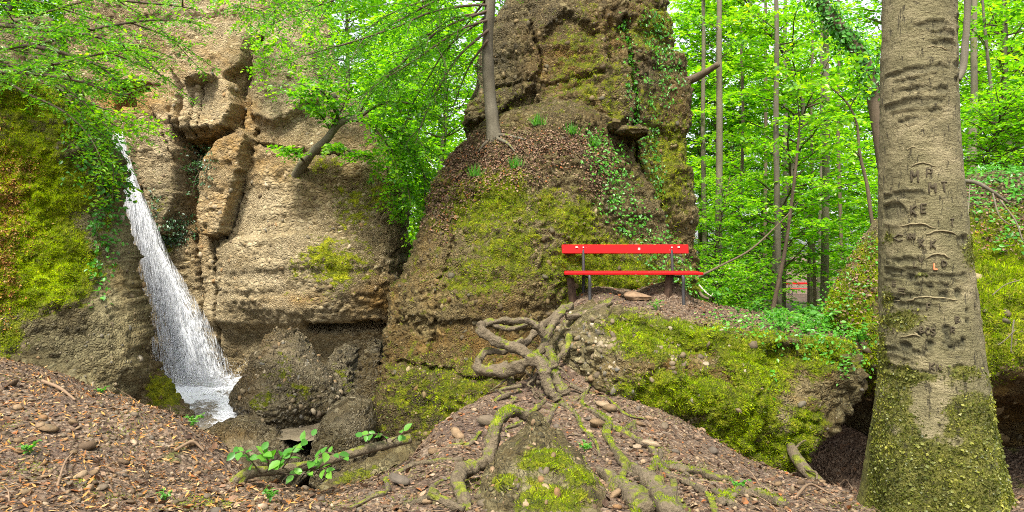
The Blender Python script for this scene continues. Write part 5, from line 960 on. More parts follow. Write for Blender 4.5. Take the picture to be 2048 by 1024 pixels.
# ------------------------------------------------------------------ bench
M['red'] = None
def red_paint():
    m, t = newmat('red_paint'); N = NT(t); geo = N.n('NewGeometry'); p = geo.outputs['Position']; mp = N.n('Mapping'); mp.inputs['Scale'].default_value = (1.2, 8, 8); N.l(p, mp.inputs[0])
    n1 = N.noise(mp.outputs[0], 6, 5, .7); n2 = N.noise(p, 16, 5, .75)
    col = N.ramp(n1, [(.3, (.33, .002, .003)), (.7, (.45, .004, .004))]); col = N.mix(N.rng(n2, .66, .69), col, (.34, .27, .20)); col = N.mix(N.rng(N.noise(mp.outputs[0], 14, 6, .75), .5, .75, 0, .55), col, (.17, .004, .004))
    N.out(N.prin(col, .6, N.math('ADD', n1, n2), .25, .004, .2)); return m
M['red'] = red_paint(); M['iron'] = flat_material('dark_iron', (.035, .033, .032), .55, .4, 50); M['bolt'] = flat_material('bolt_steel', (.45, .45, .43), .4, .2); M['post'] = flat_material('weathered_post', (.055, .03, .016), .85, .5, 25); M['worn'] = flat_material('bare_wood', (.52, .45, .36), .8, .25)
def bench(label, c, length, detail=True):
    """c: ground point below the middle of the seat; the bench faces -y"""
    t = thing('bench', label, 'bench', c); c = np.asarray(c, float); h = length/2
    def pt(nm, s, o, par=t, b=.006, rot=None, mat=None): v, f = bevbox(c+np.array(o), s, b, rot); return part(nm, v, f, mat or M['red'], par, False)
    for k, y in enumerate((-.17, -.005, .16)): pt('seat_plank', (length+.02*(k == 0), .15, .035), (0.01*k, y, .45+.006*k), rot=(.02, 0, 0))
    back = pt('backrest_plank', (length-.05, .03, .135), (-.035, .30, .80), rot=(-.14, 0, 0))
    for s in (-1, 1):
        x = s*h*.68
        for nm, pts, r in (('leg', [(x, .33, .86), (x, .29, .74), (x, .25, .46), (x, .27, .2), (x, .30, -.06)], .022), ('leg', [(x+.03, -.22, .425), (x+.035, -.245, .36), (x+.035, -.235, .18), (x+.04, -.26, -.08)], .024), ('seat_bracket', [(x, .26, .41), (x+.01, .1, .40), (x+.03, -.12, .40), (x+.03, -.23, .415)], .015)):
            v, f = tube([c+np.array(q) for q in pts], [r]*len(pts), 8, 20); part(nm, v, f, M['iron'], t)
        if detail:
            for dz in (.025, -.03): pt('bolt', (.022, .008, .022), (x, .279-dz*.14, .80+dz), back, .005, mat=M['bolt'])
            for dz in (.03, -.03): v, f = bevbox(c+np.array((x-s*-.10 if s > 0 else x-.10, .2805-dz*.14, .80+dz)), (.035, .003, .022), .001); part('paint_chip', v, f, M['worn'], back, False)
    if detail: v, f = bevbox(c+np.array((.17, .2805, .803)), (.034, .003, .034), .001); part('paint_chip', v, f, M['worn'], back, False)
    return t
bz = float(ground_z(np.array([1.65]), np.array([9.6]))[0]); bc = P(1262, 609, 9.6)
bench('red wooden bench on dark iron legs at the foot of the pillar', (bc[0], 9.6, bc[2]), 1.93)
for lab, a, b in [('short weathered wooden post beside the left end of the red bench', (1141, 556, 9.62), (1147, 606, 9.58)), ('short weathered wooden post under the right end of the red bench', (1339, 546, 9.5), (1335, 604, 9.5))]:
    p0, p1 = P(*b), P(*a); t = thing('wooden_post', lab, 'post', p0); v, f = tube([p0-[0, 0, .15], p0*.5+p1*.5, p1], [.058, .056, .052], 4, 8, .12, 5, 9); part('post_shaft', v, f, M['post'], t, False)
fx, fy = at_px(1600, 45); bench('small far red bench on the leafy slope in the woods', (fx, fy, float(ground_z(np.array([fx]), np.array([fy]))[0])), 1.9, False)
# ------------------------------------------------------------------ roots
M['root'] = bark_material('root_bark', (.02, .015, .009), (.27, .21, .13), .40, (26, 26, 26), ((.06, .075, .008), (.24, .26, .02)), .05)
def zt(l, d): return [(860+a*.4531, 560+b*.4531, dd) for (a, b), dd in zip(l, np.interp(np.linspace(0, 1, len(l)), np.linspace(0, 1, len(d)), d))]
ROOTS = []
tang = thing('exposed_roots', 'tangle of thick mossy exposed roots climbing from the slope to the path', 'tree roots', P(1100, 800, 7))
for pts, d, r in [
  ([(800, 95), (720, 140), (660, 155), (600, 160)], (8.3, 8.2), (.05, .055, .05, .045)), ([(625, 115), (580, 140), (545, 190), (520, 245), (505, 290), (470, 330)], (8.3, 7.6), (.05, .06, .065, .065, .06, .055)),
  ([(560, 150), (500, 200), (460, 240), (420, 280), (370, 300), (300, 310)], (8.2, 7.6), (.045, .05, .05, .045, .04, .035)), ([(225, 190), (240, 230), (300, 275), (380, 305), (450, 340), (500, 370), (530, 400)], (7.5, 7.1), (.055, .065, .07, .072, .075, .07, .06)),
  ([(205, 235), (250, 190), (340, 180), (430, 178), (470, 205), (505, 245)], (7.6, 7.7), (.04, .05, .045, .045, .05, .05)), ([(250, 180), (300, 205), (360, 215), (430, 195)], (7.8, 7.9), (.03, .035, .035, .03)),
  ([(215, 345), (215, 385), (260, 400), (340, 400), (410, 370), (460, 355), (490, 380), (510, 440), (535, 490), (560, 535)], (7.3, 6.9), (.055, .07, .072, .072, .075, .075, .075, .07, .065, .06)), ([(215, 355), (250, 315), (320, 320), (360, 290), (410, 265)], (7.45, 7.7), (.045, .045, .04, .04, .035)),
  ([(525, 300), (540, 350), (545, 410), (560, 460), (595, 500)], (7.6, 7.0), (.06, .065, .07, .07, .06)), ([(650, 235), (615, 245), (610, 290), (570, 340), (560, 370)], (7.9, 7.4), (.04, .045, .045, .04, .03)),
  ([(350, 420), (370, 470), (410, 520), (430, 560)], (7.35, 7.0), (.05, .055, .05, .04)), ([(540, 545), (590, 560), (640, 535), (665, 515)], (6.9, 6.9), (.02, .02, .016, .01)), ([(470, 490), (500, 530), (480, 560), (440, 560)], (6.95, 6.9), (.02, .018, .015, .012)), ([(455, 480), (470, 520), (520, 545), (570, 530)], (7.0, 6.9), (.016, .016, .014, .01)),
  ([(350, 500), (290, 530), (250, 570), (250, 600)], (7.0, 6.8), (.03, .03, .025, .015)), ([(590, 180), (600, 210), (620, 215)], (8.0, 7.9), (.02, .018, .012)), ([(700, 140), (740, 150), (790, 120)], (8.25, 8.3), (.035, .04, .035))]:
    v, f = tube(Ps(zt(pts, d)), np.array(r)*.82, 14, len(pts)*16, .6, len(pts)+int(pts[0][0]), 11, 1.0, .12); part('root', v, f, M['root'], tang); ROOTS.append((v, f))
rng = np.random.default_rng(14)
for i in range(16):
    a, b = rng.uniform(340, 620), rng.uniform(330, 540); d0 = np.interp(b, [300, 540], [7.5, 6.9]); pts = [(a, b)]
    for k in range(3): pts.append((pts[-1][0]+rng.normal()*45, pts[-1][1]+rng.uniform(10, 50)))
    v, f = tube(Ps(zt(pts, (d0, d0-.15))), [.022, .018, .014, .007], 6, 30, .3, i, 12); part('root', v, f, M['root'], tang)
def ground_root(name, label, paths, lift=.35, cat='tree root'):
    """roots that lie on the ground along photograph pixels (px, py, radius)"""
    t = None
    for pth in paths:
        g = []
        for px_, py_, r in pth: q = G(px_, py_); g.append((q+np.array([0, 0, r*lift]), r))
        if t is None: t = thing(name, label, cat, g[0][0])
        v, f = tube([a for a, _ in g], [b for _, b in g], 14, len(g)*16, .6, int(pth[0][0]), 12, 1.0, .12); part('root', v, f, M['root'], t); ROOTS.append((v, f))
    return t
def Z(l): return [(860+a*.4531, 560+b*.4531, r) for a, b, r in l]
ground_root('exposed_root', 'long knobbly root winding down the right side of the pebbly slope', [Z([(710, 465, .012), (670, 550, .02), (740, 600, .025), (790, 640, .03), (780, 690, .032), (830, 780, .035), (900, 850, .045), (970, 905, .06), (1030, 985, .07), (1070, 1060, .07)]), Z([(800, 655, .022), (850, 670, .02), (910, 630, .013)]), Z([(835, 665, .022), (900, 700, .024), (970, 750, .026), (1000, 800, .024), (975, 850, .02)]), Z([(900, 640, .012), (905, 670, .012)])])
ground_root('exposed_root', 'thick short root humping out of the ground beside the mossy mound', [Z([(735, 845, .03), (800, 890, .06), (880, 960, .075), (960, 1030, .07)])], .2)
ground_root('exposed_root', 'forked grey root at the bottom edge, left of the carved trunk', [[(1440, 1010, .03), (1480, 988, .035), (1530, 998, .035), (1570, 1016, .03)], [(1425, 985, .018), (1450, 1000, .025), (1465, 1015, .03)], [(1475, 955, .012), (1490, 985, .018), (1500, 992, .02)]])
ground_root('exposed_root', 'thin mossy root crossing the slope under the slab', [[(1330, 935, .03), (1365, 943, .028), (1400, 950, .026), (1440, 962, .022), (1478, 964, .014)]])
ground_root('exposed_root', 'thin root lying along the rim of the gap below the pillar', [[(925, 922, .025), (880, 925, .022), (835, 930, .02), (800, 945, .02), (770, 965, .02)]])
ground_root('exposed_roots', 'thin sinuous roots fanning out over the middle slope towards the front', [
  [(1112, 812, .024), (1095, 850, .022), (1102, 885, .02), (1080, 890, .014)], [(1120, 808, .02), (1150, 830, .02), (1165, 860, .018), (1190, 885, .016), (1200, 915, .012)], [(1090, 806, .022), (1060, 830, .02), (1040, 850, .018), (1010, 860, .012)],
  [(1230, 905, .022), (1250, 935, .026), (1245, 965, .026), (1270, 1000, .03), (1275, 1050, .03)], [(1300, 880, .014), (1320, 905, .018), (1318, 935, .02), (1345, 960, .022), (1350, 1000, .026), (1380, 1040, .03)], [(1345, 955, .02), (1390, 975, .02), (1420, 1000, .02), (1430, 1030, .02)],
  [(960, 870, .018), (940, 890, .018), (900, 895, .016), (870, 915, .012)], [(900, 960, .02), (870, 975, .02), (850, 1000, .02), (810, 1015, .018)], [(770, 960, .016), (775, 985, .018), (740, 1000, .016), (700, 1020, .014)], [(1180, 790, .014), (1215, 800, .014), (1250, 830, .012), (1290, 840, .008)], [(1010, 905, .016), (985, 930, .018), (975, 960, .018), (955, 1000, .02)]])
arch = thing('exposed_root', 'big arched root with orange and green moss, left of the mossy mound', 'tree root', G(930, 1000))
for pts, d, r in [([(500, 655), (440, 612), (390, 585), (350, 580), (310, 615), (285, 680), (265, 760), (245, 815)], (5.6, 5.5, 5.0, 4.7), (.045, .05, .055, .055, .055, .052, .052, .055)), ([(250, 800), (190, 830), (140, 840), (120, 890), (150, 960), (160, 1060)], (4.75, 4.5, 4.0), (.06, .06, .065, .062, .055, .05)), ([(515, 615), (490, 665), (475, 700), (465, 740)], (5.6, 5.4), (.035, .035, .025, .012)), ([(500, 650), (520, 690), (545, 720)], (5.6, 5.4), (.025, .02, .012)), ([(250, 820), (310, 790), (380, 785)], (4.75, 4.9), (.025, .02, .012)), ([(0, 940), (60, 970), (110, 1000), (150, 1010)], (4.1, 4.0), (.04, .035, .03, .02))]:
    v, f = tube(Ps(zt(pts, d)), np.array(r)*.78, 14, len(pts)*16, .6, int(pts[0][0]), 12, 1.0, .12); part('root', v, f, M['root'], arch); ROOTS.append((v, f))
rv, rf = join(ROOTS); rq = [x for x in rf if x.shape[1] == 4][0]; rn = vnormals(rv, rq); rn = rn*np.sign((rn[:, 2]*1).mean()+1e-9) if False else rn
rw = np.clip(rn[:, 2]-.25, 0, 1)*np.clip(fbm(rv, 2.6, 3, 33)*2.2+.05, 0, 1)
o = moss_tufts(None, rv, rq, rw, 9000, .022, M['moss'], 34, 'root_moss'); tag(o, 'green moss cushions growing on top of the exposed roots', 'moss', None, 'stuff')
hang = thing('exposed_roots', 'pale thin roots hanging over the bank, right of the carved trunk', 'tree roots', P(1960, 380, 8.6))
for pts, r in [([(1930, 362, 8.75), (1955, 366, 8.5), (1980, 380, 8.4), (2015, 405, 8.4)], (.03, .028, .024, .015)), ([(1985, 385, 8.4), (1998, 430, 8.1), (2020, 450, 8.0)], (.012, .01, .006)), ([(1940, 370, 8.6), (1938, 400, 8.45), (1936, 440, 8.2)], (.008, .007, .005)), ([(2000, 400, 8.3), (2030, 440, 8.0), (2045, 480, 7.8)], (.012, .01, .008)), ([(2028, 640, 7.35), (2024, 670, 7.3), (2022, 705, 7.3)], (.008, .007, .006)), ([(2030, 660, 7.3), (2010, 680, 7.3), (1996, 690, 7.3)], (.008, .006, .005)), ([(1985, 590, 7.3), (2010, 570, 7.3), (2040, 560, 7.3)], (.007, .006, .005))]:
    v, f = tube(Ps(pts), r, 6, 24, .15, 3, 9); part('root', v, f, M['bark_grey'], hang)
# ------------------------------------------------------------------ fallen branch with fresh leaves, dead wood in the hollow
M['leaf_big'] = leaf_material('sapling_leaf', [(0, (.05, .19, .025)), (.5, (.10, .30, .035)), (1, (.20, .42, .05))], .5, .02)
LEAF8 = (np.array([[0, 0, 0], [.20, .15, .05], [.31, .40, .07], [.24, .70, .04], [0, 1, -.10], [-.24, .70, .04], [-.31, .40, .07], [-.20, .15, .05], [0, .5, -.02]], float), [np.array([[0, 1, 2, 8], [8, 2, 3, 4], [8, 4, 5, 6], [0, 8, 6, 7]])])
fb = thing('fallen_branch', 'mossy fallen branch with fresh green leaves, lying over the gap', 'branch', P(490, 950, 5.0))
v, f = tube(Ps([(462, 968, 4.95), (500, 946, 5.0), (560, 940, 5.1), (640, 926, 5.2), (720, 902, 5.35), (780, 887, 5.5), (820, 877, 5.6)]), [.036, .042, .04, .04, .04, .042, .044], 10, 60, .2, 3, 10); part('stem', v, f, M['root'], fb)
v, f = tube(Ps([(495, 950, 4.98), (478, 975, 4.9), (470, 1000, 4.7)]), [.025, .02, .012], 7, 20, .2, 4, 9); part('stem', v, f, M['root'], fb)
rng = np.random.default_rng(9)
for stempts, nl, sz in [([(520, 945, 5.0), (505, 925, 4.95), (490, 905, 4.9), (470, 905, 4.85)], 9, .11), ([(540, 942, 5.05), (535, 920, 4.95), (525, 900, 4.9)], 9, .13), ([(560, 942, 5.1), (580, 915, 5.0), (590, 895, 4.95), (625, 872, 4.95)], 9, .11), ([(590, 938, 5.1), (620, 925, 5.0), (650, 905, 4.95), (690, 915, 4.95)], 10, .12), ([(610, 935, 5.15), (640, 935, 5.0), (655, 945, 4.95)], 6, .11), ([(530, 945, 5.0), (555, 930, 4.9), (565, 910, 4.85)], 9, .12), ([(775, 888, 5.5), (768, 872, 5.4), (745, 868, 5.35), (725, 872, 5.3)], 8, .12), ([(778, 886, 5.5), (800, 870, 5.4), (808, 862, 5.4)], 4, .11), ([(560, 945, 5.05), (590, 950, 4.95), (620, 945, 4.9)], 6, .10)]:
    p = spline(np.array(Ps(stempts)), 30); v, f = tube(Ps(stempts), [.007, .005, .003], 5, 16); tw = part('twig', v, f, M['branch'], fb)
    i = np.linspace(9, 29, nl).astype(int); t = norm(np.gradient(p, axis=0))[i]; sd = np.cross(t, [0, 0, 1])*np.where(np.arange(nl) % 2, 1, -1)[:, None]
    dd = norm(t*.6+sd+rng.normal(size=(nl, 3))*.35); v, f = inst(LEAF8[0], LEAF8[1], p[i], frames(norm(np.array([0, -.45, .85])+rng.normal(size=(nl, 3))*.45), dd), .8*sz*rng.uniform(.6, 1.1, nl)); part('leaves', v, f, M['leaf_big'], tw)
dw = thing('dead_log', 'rotten broken log leaning in the dark hollow under the slab', 'log', P(1620, 960, 6.3))
for pts, r in [([(1582, 892, 6.9), (1592, 915, 6.7), (1610, 940, 6.5), (1640, 968, 6.3)], (.05, .06, .06, .055)), ([(1612, 965, 6.2), (1625, 972, 6.15), (1640, 975, 6.1)], (.03, .03, .02)), ([(1600, 925, 6.6), (1615, 940, 6.4), (1632, 945, 6.3), (1634, 965, 6.2)], (.014, .012, .01, .008)), ([(1588, 900, 6.8), (1602, 885, 6.8), (1612, 880, 6.8)], (.012, .01, .006))]:
    v, f = tube(Ps(pts), r, 8, 30, .25, 4, 9); part('stem', v, f, M['root'], dw)
def dead_twig(label, pts, r=.012):
    g = [G(a, b)+np.array([0, 0, r+h]) for a, b, h in pts]; v, f = tube(g, [r, r*.9, r*.5], 6, 24, .15, 3, 9); return tag(part('dead_branch', v, f, M['twig']), label, 'branch')
dead_twig('thin pale twig on the ground at the mouth of the hollow', [(1665, 985, .0), (1690, 972, .06), (1705, 985, .02)]); dead_twig('bent dry twig lying on the ground right of the dead log', [(1590, 1000, .0), (1620, 985, .05), (1660, 992, .0)])
dead_twig('thin curved branch lying on the dark leaf litter below the pool', [(350, 905, 0), (385, 898, .03), (408, 908, 0)], .015); dead_twig('straight pale stick on the gravel slope in the front left corner', [(115, 975, 0), (130, 935, .02), (148, 905, 0)], .008)
dead_twig('dark dead stick lying along the foot of the mossy cliff', [(85, 770, .01), (120, 785, .02), (150, 805, 0)], .018)
v, f = tube(Ps([(1398, 570, 10.9), (1412, 585, 10.8), (1422, 592, 10.8), (1427, 586, 10.8)]), [.015, .014, .012, .01], 6, 20, .1, 2, 8); tag(part('dead_branch', v, f, M['worn']), 'pale crooked stick at the path edge right of the bench', 'branch')
v, f = tube(Ps([(1392, 575, 10.9), (1405, 592, 10.8), (1418, 598, 10.75)]), [.03, .028, .02], 7, 20, .2, 2, 8); tag(part('dead_branch', v, f, M['bark_brown']), 'brown broken branch lying below the pale crooked stick', 'branch')

# ------------------------------------------------------------------ ivy, ferns and small plants
ivy = thing('ivy', 'bright green ivy trailing down the right side of the pillar block', 'ivy', P(1290, 450, 12))
v, q = UP; w = np.zeros(len(v))
for line, wd in [([(1245, 40), (1262, 150), (1275, 300), (1282, 420)], .16), ([(1320, 30), (1340, 90), (1360, 140)], .35), ([(1290, 160), (1305, 220), (1300, 330)], .12), ([(1250, 170), (1262, 260)], .12), ([(1300, 330), (1295, 440), (1310, 520)], .18), ([(1300, 80), (1330, 130), (1335, 200)], .22)]:
    w = np.maximum(w, np.clip(1-linedist(v[:, 0]+.1*fbm(v, 2, 2, 4), v[:, 2], xz(line, 12.2))/wd, 0, 1))
w *= (v[:, 1] < 13.2); rng = np.random.default_rng(55); n = 1400; p, nr = sample_surf(v, q, w, n, rng)
vv, ff_ = inst(LEAF4[0], LEAF4[1], p+nr*rng.uniform(.01, .10, (n, 1)), frames(norm(nr+np.array([0, -.2, .5])+rng.normal(size=(n, 3))*.4), norm(rng.normal(size=(n, 3))*.5+np.array([0, -.2, -1]))), +0.058*rng.uniform(.5, 1.3, n)); part('leaves', vv, ff_, M['leaf_ivy'], ivy, False)
for line in ([(1245, 40), (1262, 150), (1275, 300), (1282, 420)], [(1320, 30), (1340, 90), (1360, 140)]): pass
def leaf_scatter(name, label, cat, vq, lst, n, size, mat, seed, off=.06, dn=-.5, stuff=False, tmpl=LEAF4, pow_=1.0):
    v, q = vq; w = blobs(v, lst, seed, .25)**pow_; w = np.where(w < .12, 0, w)*(np.einsum('ij,ij->i', vnormals(v, q), norm(np.array([0, 0, CAMZ])-v)) > -.15); rng = np.random.default_rng(seed); p, nr = sample_surf(v, q, w, n, rng)
    vv, f = inst(tmpl[0], tmpl[1], p+nr*rng.uniform(.005, off, (n, 1)), frames(norm(nr*.6+np.array([0, -.25, .6])+rng.normal(size=(n, 3))*.4), norm(rng.normal(size=(n, 3))*.6+nr*.4+np.array([0, 0, dn]))), size*rng.uniform(.5, 1.3, n))
    t = thing(name, label, cat, p.mean(0)); part('leaves', vv, f, mat, t, False); return t
leaf_scatter('ground_ivy', 'green creeping plants along the seam between pillar shoulder and tall block', 'plants', LOW, [(1205, 330, 10.8, 30, 30, 1), (1235, 400, 10.8, 30, 40, 1), (1265, 440, 10.8, 30, 30, 1), (1190, 280, 11, 20, 20, .8), (1320, 500, 10.7, 30, 30, 1), (1360, 560, 10.6, 40, 40, 1), (1230, 350, 10.6, 20, 60, .8)], 1100, .055, M['leaf_ivy'], 61, .16)
leaf_scatter('ivy', 'small ivy leaves hanging on the pale edge of the left cliff beside the waterfall', 'ivy', LEFT, [(205, 420, 8.4, 25, 120, .9), (225, 330, 8.5, 20, 60, 1), (190, 300, 8.3, 40, 60, .8), (160, 330, 8, 30, 50, .5), (195, 520, 8.2, 14, 80, .6)], 1500, .06, M['leaf_ivy'], 62, .12)
leaf_scatter('ivy', 'leafy ivy fringe hanging over the far end of the mossy slab', 'ivy', SLAB, [(1650, 690, 7.2, 60, 20, 1), (1560, 680, 7.2, 60, 14, .8), (1690, 720, 7.3, 30, 30, .8), (1480, 670, 7.3, 60, 10, .6), (1540, 750, 7, 6, 60, .35)], 900, .045, M['leaf_ivy'], 63, .12)
leaf_scatter('ivy', 'ivy and small plants on the left slope of the bank beside the carved trunk', 'ivy', BANK, [(1690, 600, 8, 50, 40, 1), (1740, 520, 8.3, 30, 40, 1), (1660, 640, 8, 40, 30, 1), (1720, 680, 7.9, 30, 50, .7)], 520, .045, M['leaf_ivy'], 64, .12)
leaf_scatter('ivy', 'green plants on top of the bank right of the carved trunk', 'plants', BANK, [(1990, 370, 9, 80, 25, 1), (2060, 380, 9, 60, 30, 1), (1960, 420, 8.5, 30, 20, .5), (2020, 470, 8.2, 40, 40, .4)], 2200, .06, M['leaf_ivy'], 65, .16)
leaf_scatter('creeping_plants', 'low blue-green plants on the wet ledge right of the falling water', 'plants', CLIFF, [(345, 460, 13.8, 35, 25, 1), (305, 420, 13.8, 14, 40, .5), (400, 330, 13.8, 30, 40, .4)], 900, .055, M['leaf_spruce'], 66, .15)
lt = leaf_scatter('leaf_litter_patch', 'dry brown leaf litter lying on the pillar ledge below the slim tree', 'leaf litter', LOW, [(1010, 320, 10.6, 90, 40, 1), (1120, 290, 10.8, 70, 25, 1), (930, 330, 10.8, 40, 60, 1), (1190, 340, 10.6, 30, 40, .7), (880, 400, 10.8, 30, 60, .9), (1060, 300, 10.7, 60, 30, 1)], 9000, .038, M['litter'], 67, .03, -.1); lt['kind'] = 'stuff'
lt = leaf_scatter('leaf_litter_patch', 'dry leaves and twigs on the slope of the bank above the hollow', 'leaf litter', BANK, [(1740, 560, 8.2, 50, 60, 1), (1990, 400, 8.6, 90, 30, 1), (2010, 460, 8.2, 60, 40, .8), (1690, 650, 7.9, 40, 50, .6)], 3600, .04, M['litter'], 68, .03, -.1); lt['kind'] = 'stuff'
# small plants: a few stems with leaves
def plant_variant(seed, h, nst, leaf):
    rng = np.random.default_rng(seed); P_, D_, N_, S_ = [], [], [], []; st = []
    for i in range(nst):
        az = rng.uniform(0, 6.28); tip = np.array([np.cos(az)*h*.6, np.sin(az)*h*.6, h*rng.uniform(.5, 1)]); p = spline(np.array([[0, 0, -.02], tip*np.array([.3, .3, .6]), tip]), 12); st.append(tube(p, [.004, .002], 4, 12))
        for k in range(4, 12, 1): a2 = rng.uniform(0, 6.28); P_.append(p[k]); D_.append([np.cos(a2), np.sin(a2), -.1]); N_.append(norm(np.array([0, 0, 1])+rng.normal(size=3)*.35)); S_.append(leaf*rng.uniform(.6, 1.2))
    v, f = inst(LEAF4[0], LEAF4[1], np.array(P_), frames(np.array(N_), norm(np.array(D_))), np.array(S_)); sv_, sf = join(st)
    return mesh('stem', sv_, sf, True, None, [M['leaf_big']]), mesh('leaves', v, f, False, None, [M['leaf_big']])
PV = [plant_variant(200+k, h, n_, l) for k, (h, n_, l) in enumerate([(.16, 5, .055), (.22, 6, .06), (.12, 4, .045), (.3, 7, .07)])]
def small_plant(k, pos, s, label, group, mat=None):
    t = thing('small_plant', label, 'plant', pos, group); t.scale = (s,)*3; t.rotation_euler = (0, 0, RNG.uniform(0, 6.28)); link('stem', PV[k][0], t); link('leaves', PV[k][1], t); return t
pvn = pv.reshape(-1, 3); rng = np.random.default_rng(31)
for i in range(44):
    u = rng.random()**.6; j = pvn[np.argmin(np.hypot(pvn[:, 0]-(1.6+u*3.2), pvn[:, 1]-(7.55+rng.random()**1.6*3.1+.9*(1-u))))]
    small_plant(int(rng.integers(4)), j, rng.uniform(.7, 1.3), 'low green seedling growing on the path above the mossy slab', 'seedlings on the path')
for px_, py_, k, lab in [(60, 912, 0, 'tiny green seedling on the gravel slope in front'), (205, 790, 0, 'tiny seedling on the gravel beside the dark stick'), (385, 855, 1, 'small green plant at the near edge of the pool'), (540, 1005, 0, 'tiny pale seedling on the bottom edge below the leafy branch'), (1170, 905, 0, 'tiny seedling among the roots right of the mossy mound'), (1480, 985, 0, 'tiny seedling beside the forked grey root'), (330, 1000, 2, 'tiny seedling at the bottom edge below the gravel slope')]:
    small_plant(k, G(px_, py_), .6, lab, None)
# grass tufts on the pillar
def grass_tuft(pos, h, n, label, seed):
    rng = np.random.default_rng(seed); d = norm(np.stack([rng.normal(size=n)*.45, rng.normal(size=n)*.45-.2, np.ones(n)], 1)); s = h*rng.uniform(.5, 1.1, n); v, f = inst(BLADE[0]*np.array([.8, 1, 1.5]), BLADE[1], np.asarray(pos)+rng.normal(size=(n, 3))*np.array([.05, .04, .01]), frames(np.cross(d, rng.normal(size=(n, 3))), d), s)
    t = thing('grass_tuft', label, 'grass', pos); part('blades', v, f, M['leaf_big'], t, False)
for i, (px_, py_, lab) in enumerate([(1030, 330, 'grass tuft on the pillar ledge below the slim tree'), (1072, 245, 'grass tuft on the ledge right of the slim tree'), (1145, 262, 'grass tuft near the top of the pillar shoulder'), (950, 345, 'grass tuft on the left slope of the pillar shoulder'), (1190, 285, 'grass tuft below the blocky ledge stone')]): grass_tuft(on(LOW, px_, py_), .22, 60, lab, 300+i)

# ------------------------------------------------------------------ stones, gravel and litter on the ground
def loose_stone(p, s, label, group, k, mat=None, seed=0):
    key = (k, (mat or M['gravel']).name)
    if key not in PEBMESH: PEBMESH[key] = mesh('stone', PEB[k][0], PEB[k][1], True, None, [mat or M['gravel']])
    o = link('stone', PEBMESH[key]); o.location = tuple(np.asarray(p)+np.array([0, 0, s*.25])); r = np.random.default_rng(seed); o.scale = (s, s*r.uniform(.8, 1), s*r.uniform(.6, .9)); o.rotation_euler = (r.normal()*.3, r.normal()*.3, r.uniform(0, 6.3)); tag(o, label, 'stone', group)
    o['label'] = label; return o
for px_, py_, s, lab in [(83, 858, .075, 'tan split stone, the largest on the gravel slope at the left'), (98, 864, .07, 'grey stone touching the tan split stone on the left slope'), (25, 772, .07, 'pale stone high on the left gravel slope under the mossy cliff'), (145, 850, .06, 'flat pale stone on the middle of the left gravel slope'), (175, 900, .07, 'flat pinkish stone lower on the left gravel slope'), (350, 1008, .035, 'small white stone near the bottom edge at the left'), (800, 968, .10, 'smooth oval stone beside the thin root at the rim of the gap'), (1205, 815, .10, 'grey flat stone on the pebbly slope right of the root tangle'), (1220, 822, .09, 'tan flat stone beside the grey one on the pebbly slope'), (1195, 855, .11, 'mossy grey stone touching the long knobbly root'), (1300, 895, .09, 'rounded stone on the slope right of the knobbly root'), (975, 850, .11, 'dark stone in the gully left of the arched root'), (915, 875, .10, 'rough brown stone at the edge of the slope below the pillar'), (1425, 905, .06, 'grey stone at the lower edge of the mossy slab')]:
    loose_stone(G(px_, py_), s, lab, None, int(RNG.integers(8)), None, int(px_))
fs_ = P(1276, 592, 9.35); v, q = relief([(586, 1255, 1285, 9.4, [9.3]), (591, 1248, 1303, 9.4, [9.2]), (599, 1254, 1302, 9.4, [9.22])], 40, 18, 9.75, 3, 1); v = rough_up(v, q, 818, .03, 2, .01, 3, .01, 10, .01); tag(part('flat_stone', v, q, flat_material('brown_stone', (.19, .12, .065), .85, .4, 14)), 'flat brown stone lying on the path in front of the red bench', 'stone')
rng = np.random.default_rng(88)
for reg, n, lab, grp, smin, smax in [((0, 420, 735, 1020), 90, 'loose stone scattered on the gravel slope at the left', 'stones on the left slope', .018, .05), ((850, 1330, 760, 1020), 110, 'loose stone scattered among the roots on the middle slope', 'stones on the middle slope', .02, .055), ((1330, 1690, 900, 1020), 45, 'loose stone scattered on the ground before the mossy slab', 'stones before the slab', .016, .045)]:
    for i in range(n):
        px_, py_ = rng.uniform(reg[0], reg[1]), rng.uniform(reg[2], reg[3])
        if reg[0] == 0 and py_ < 725+px_*.42: continue
        p = G(px_, py_)
        if p[1] > 9 or (abs(p[0]-.5) < 0): continue
        loose_stone(p, smin*(smax/smin)**(rng.random()**1.6), lab, grp, int(rng.integers(8)), None, 1000+i)
gvn = gv; gw = (np.abs(gv[:, 0]) < .8*gv[:, 1]+.2)*(gv[:, 1] > 3.2)*(gv[:, 1] < 11)*(1.0/np.maximum(gv[:, 1], 3)**1.2)
gw = gw*(gv[:, 2] > np.where((gv[:, 0] > 2) & (gv[:, 1] > 5.9), -.62, -1.1))
def ground_scatter(name, label, cat, tmpls, n, smin, smax, mat, seed, w, flat=False, lift=.2, vq=None, power=2.0):
    rng = np.random.default_rng(seed); V, Q = vq or (gv, gq); p, nr = sample_surf(V, Q, w, n, rng); nr = np.where(nr[:, 2:] < 0, -nr, nr); s = smin*(smax/smin)**(rng.random(n)**power); out = []
    for j, tm in enumerate(tmpls):
        k = np.arange(j, n, len(tmpls)); nn = norm(nr[k]+rng.normal(size=(len(k), 3))*(.35 if flat else .2)); out.append(inst(tm[0], tm[1], p[k]+np.array([0, 0, 1])*(s[k]*lift)[:, None], frames(nn, rand_unit(len(k), rng)), s[k]))
    v, f = join(out); o = part(name, v, f, mat, None, not flat); tag(o, label, cat, None, 'stuff'); return o
pn = .55+.45*fbm(gv, 1.1, 3, 41)
ground_scatter('gravel', 'grey and pinkish gravel covering the forest ground', 'gravel', CHIP, 15000, .006, .028, M['gravel'], 91, gw*np.clip(pn+.25, .1, 1), power=1.8)
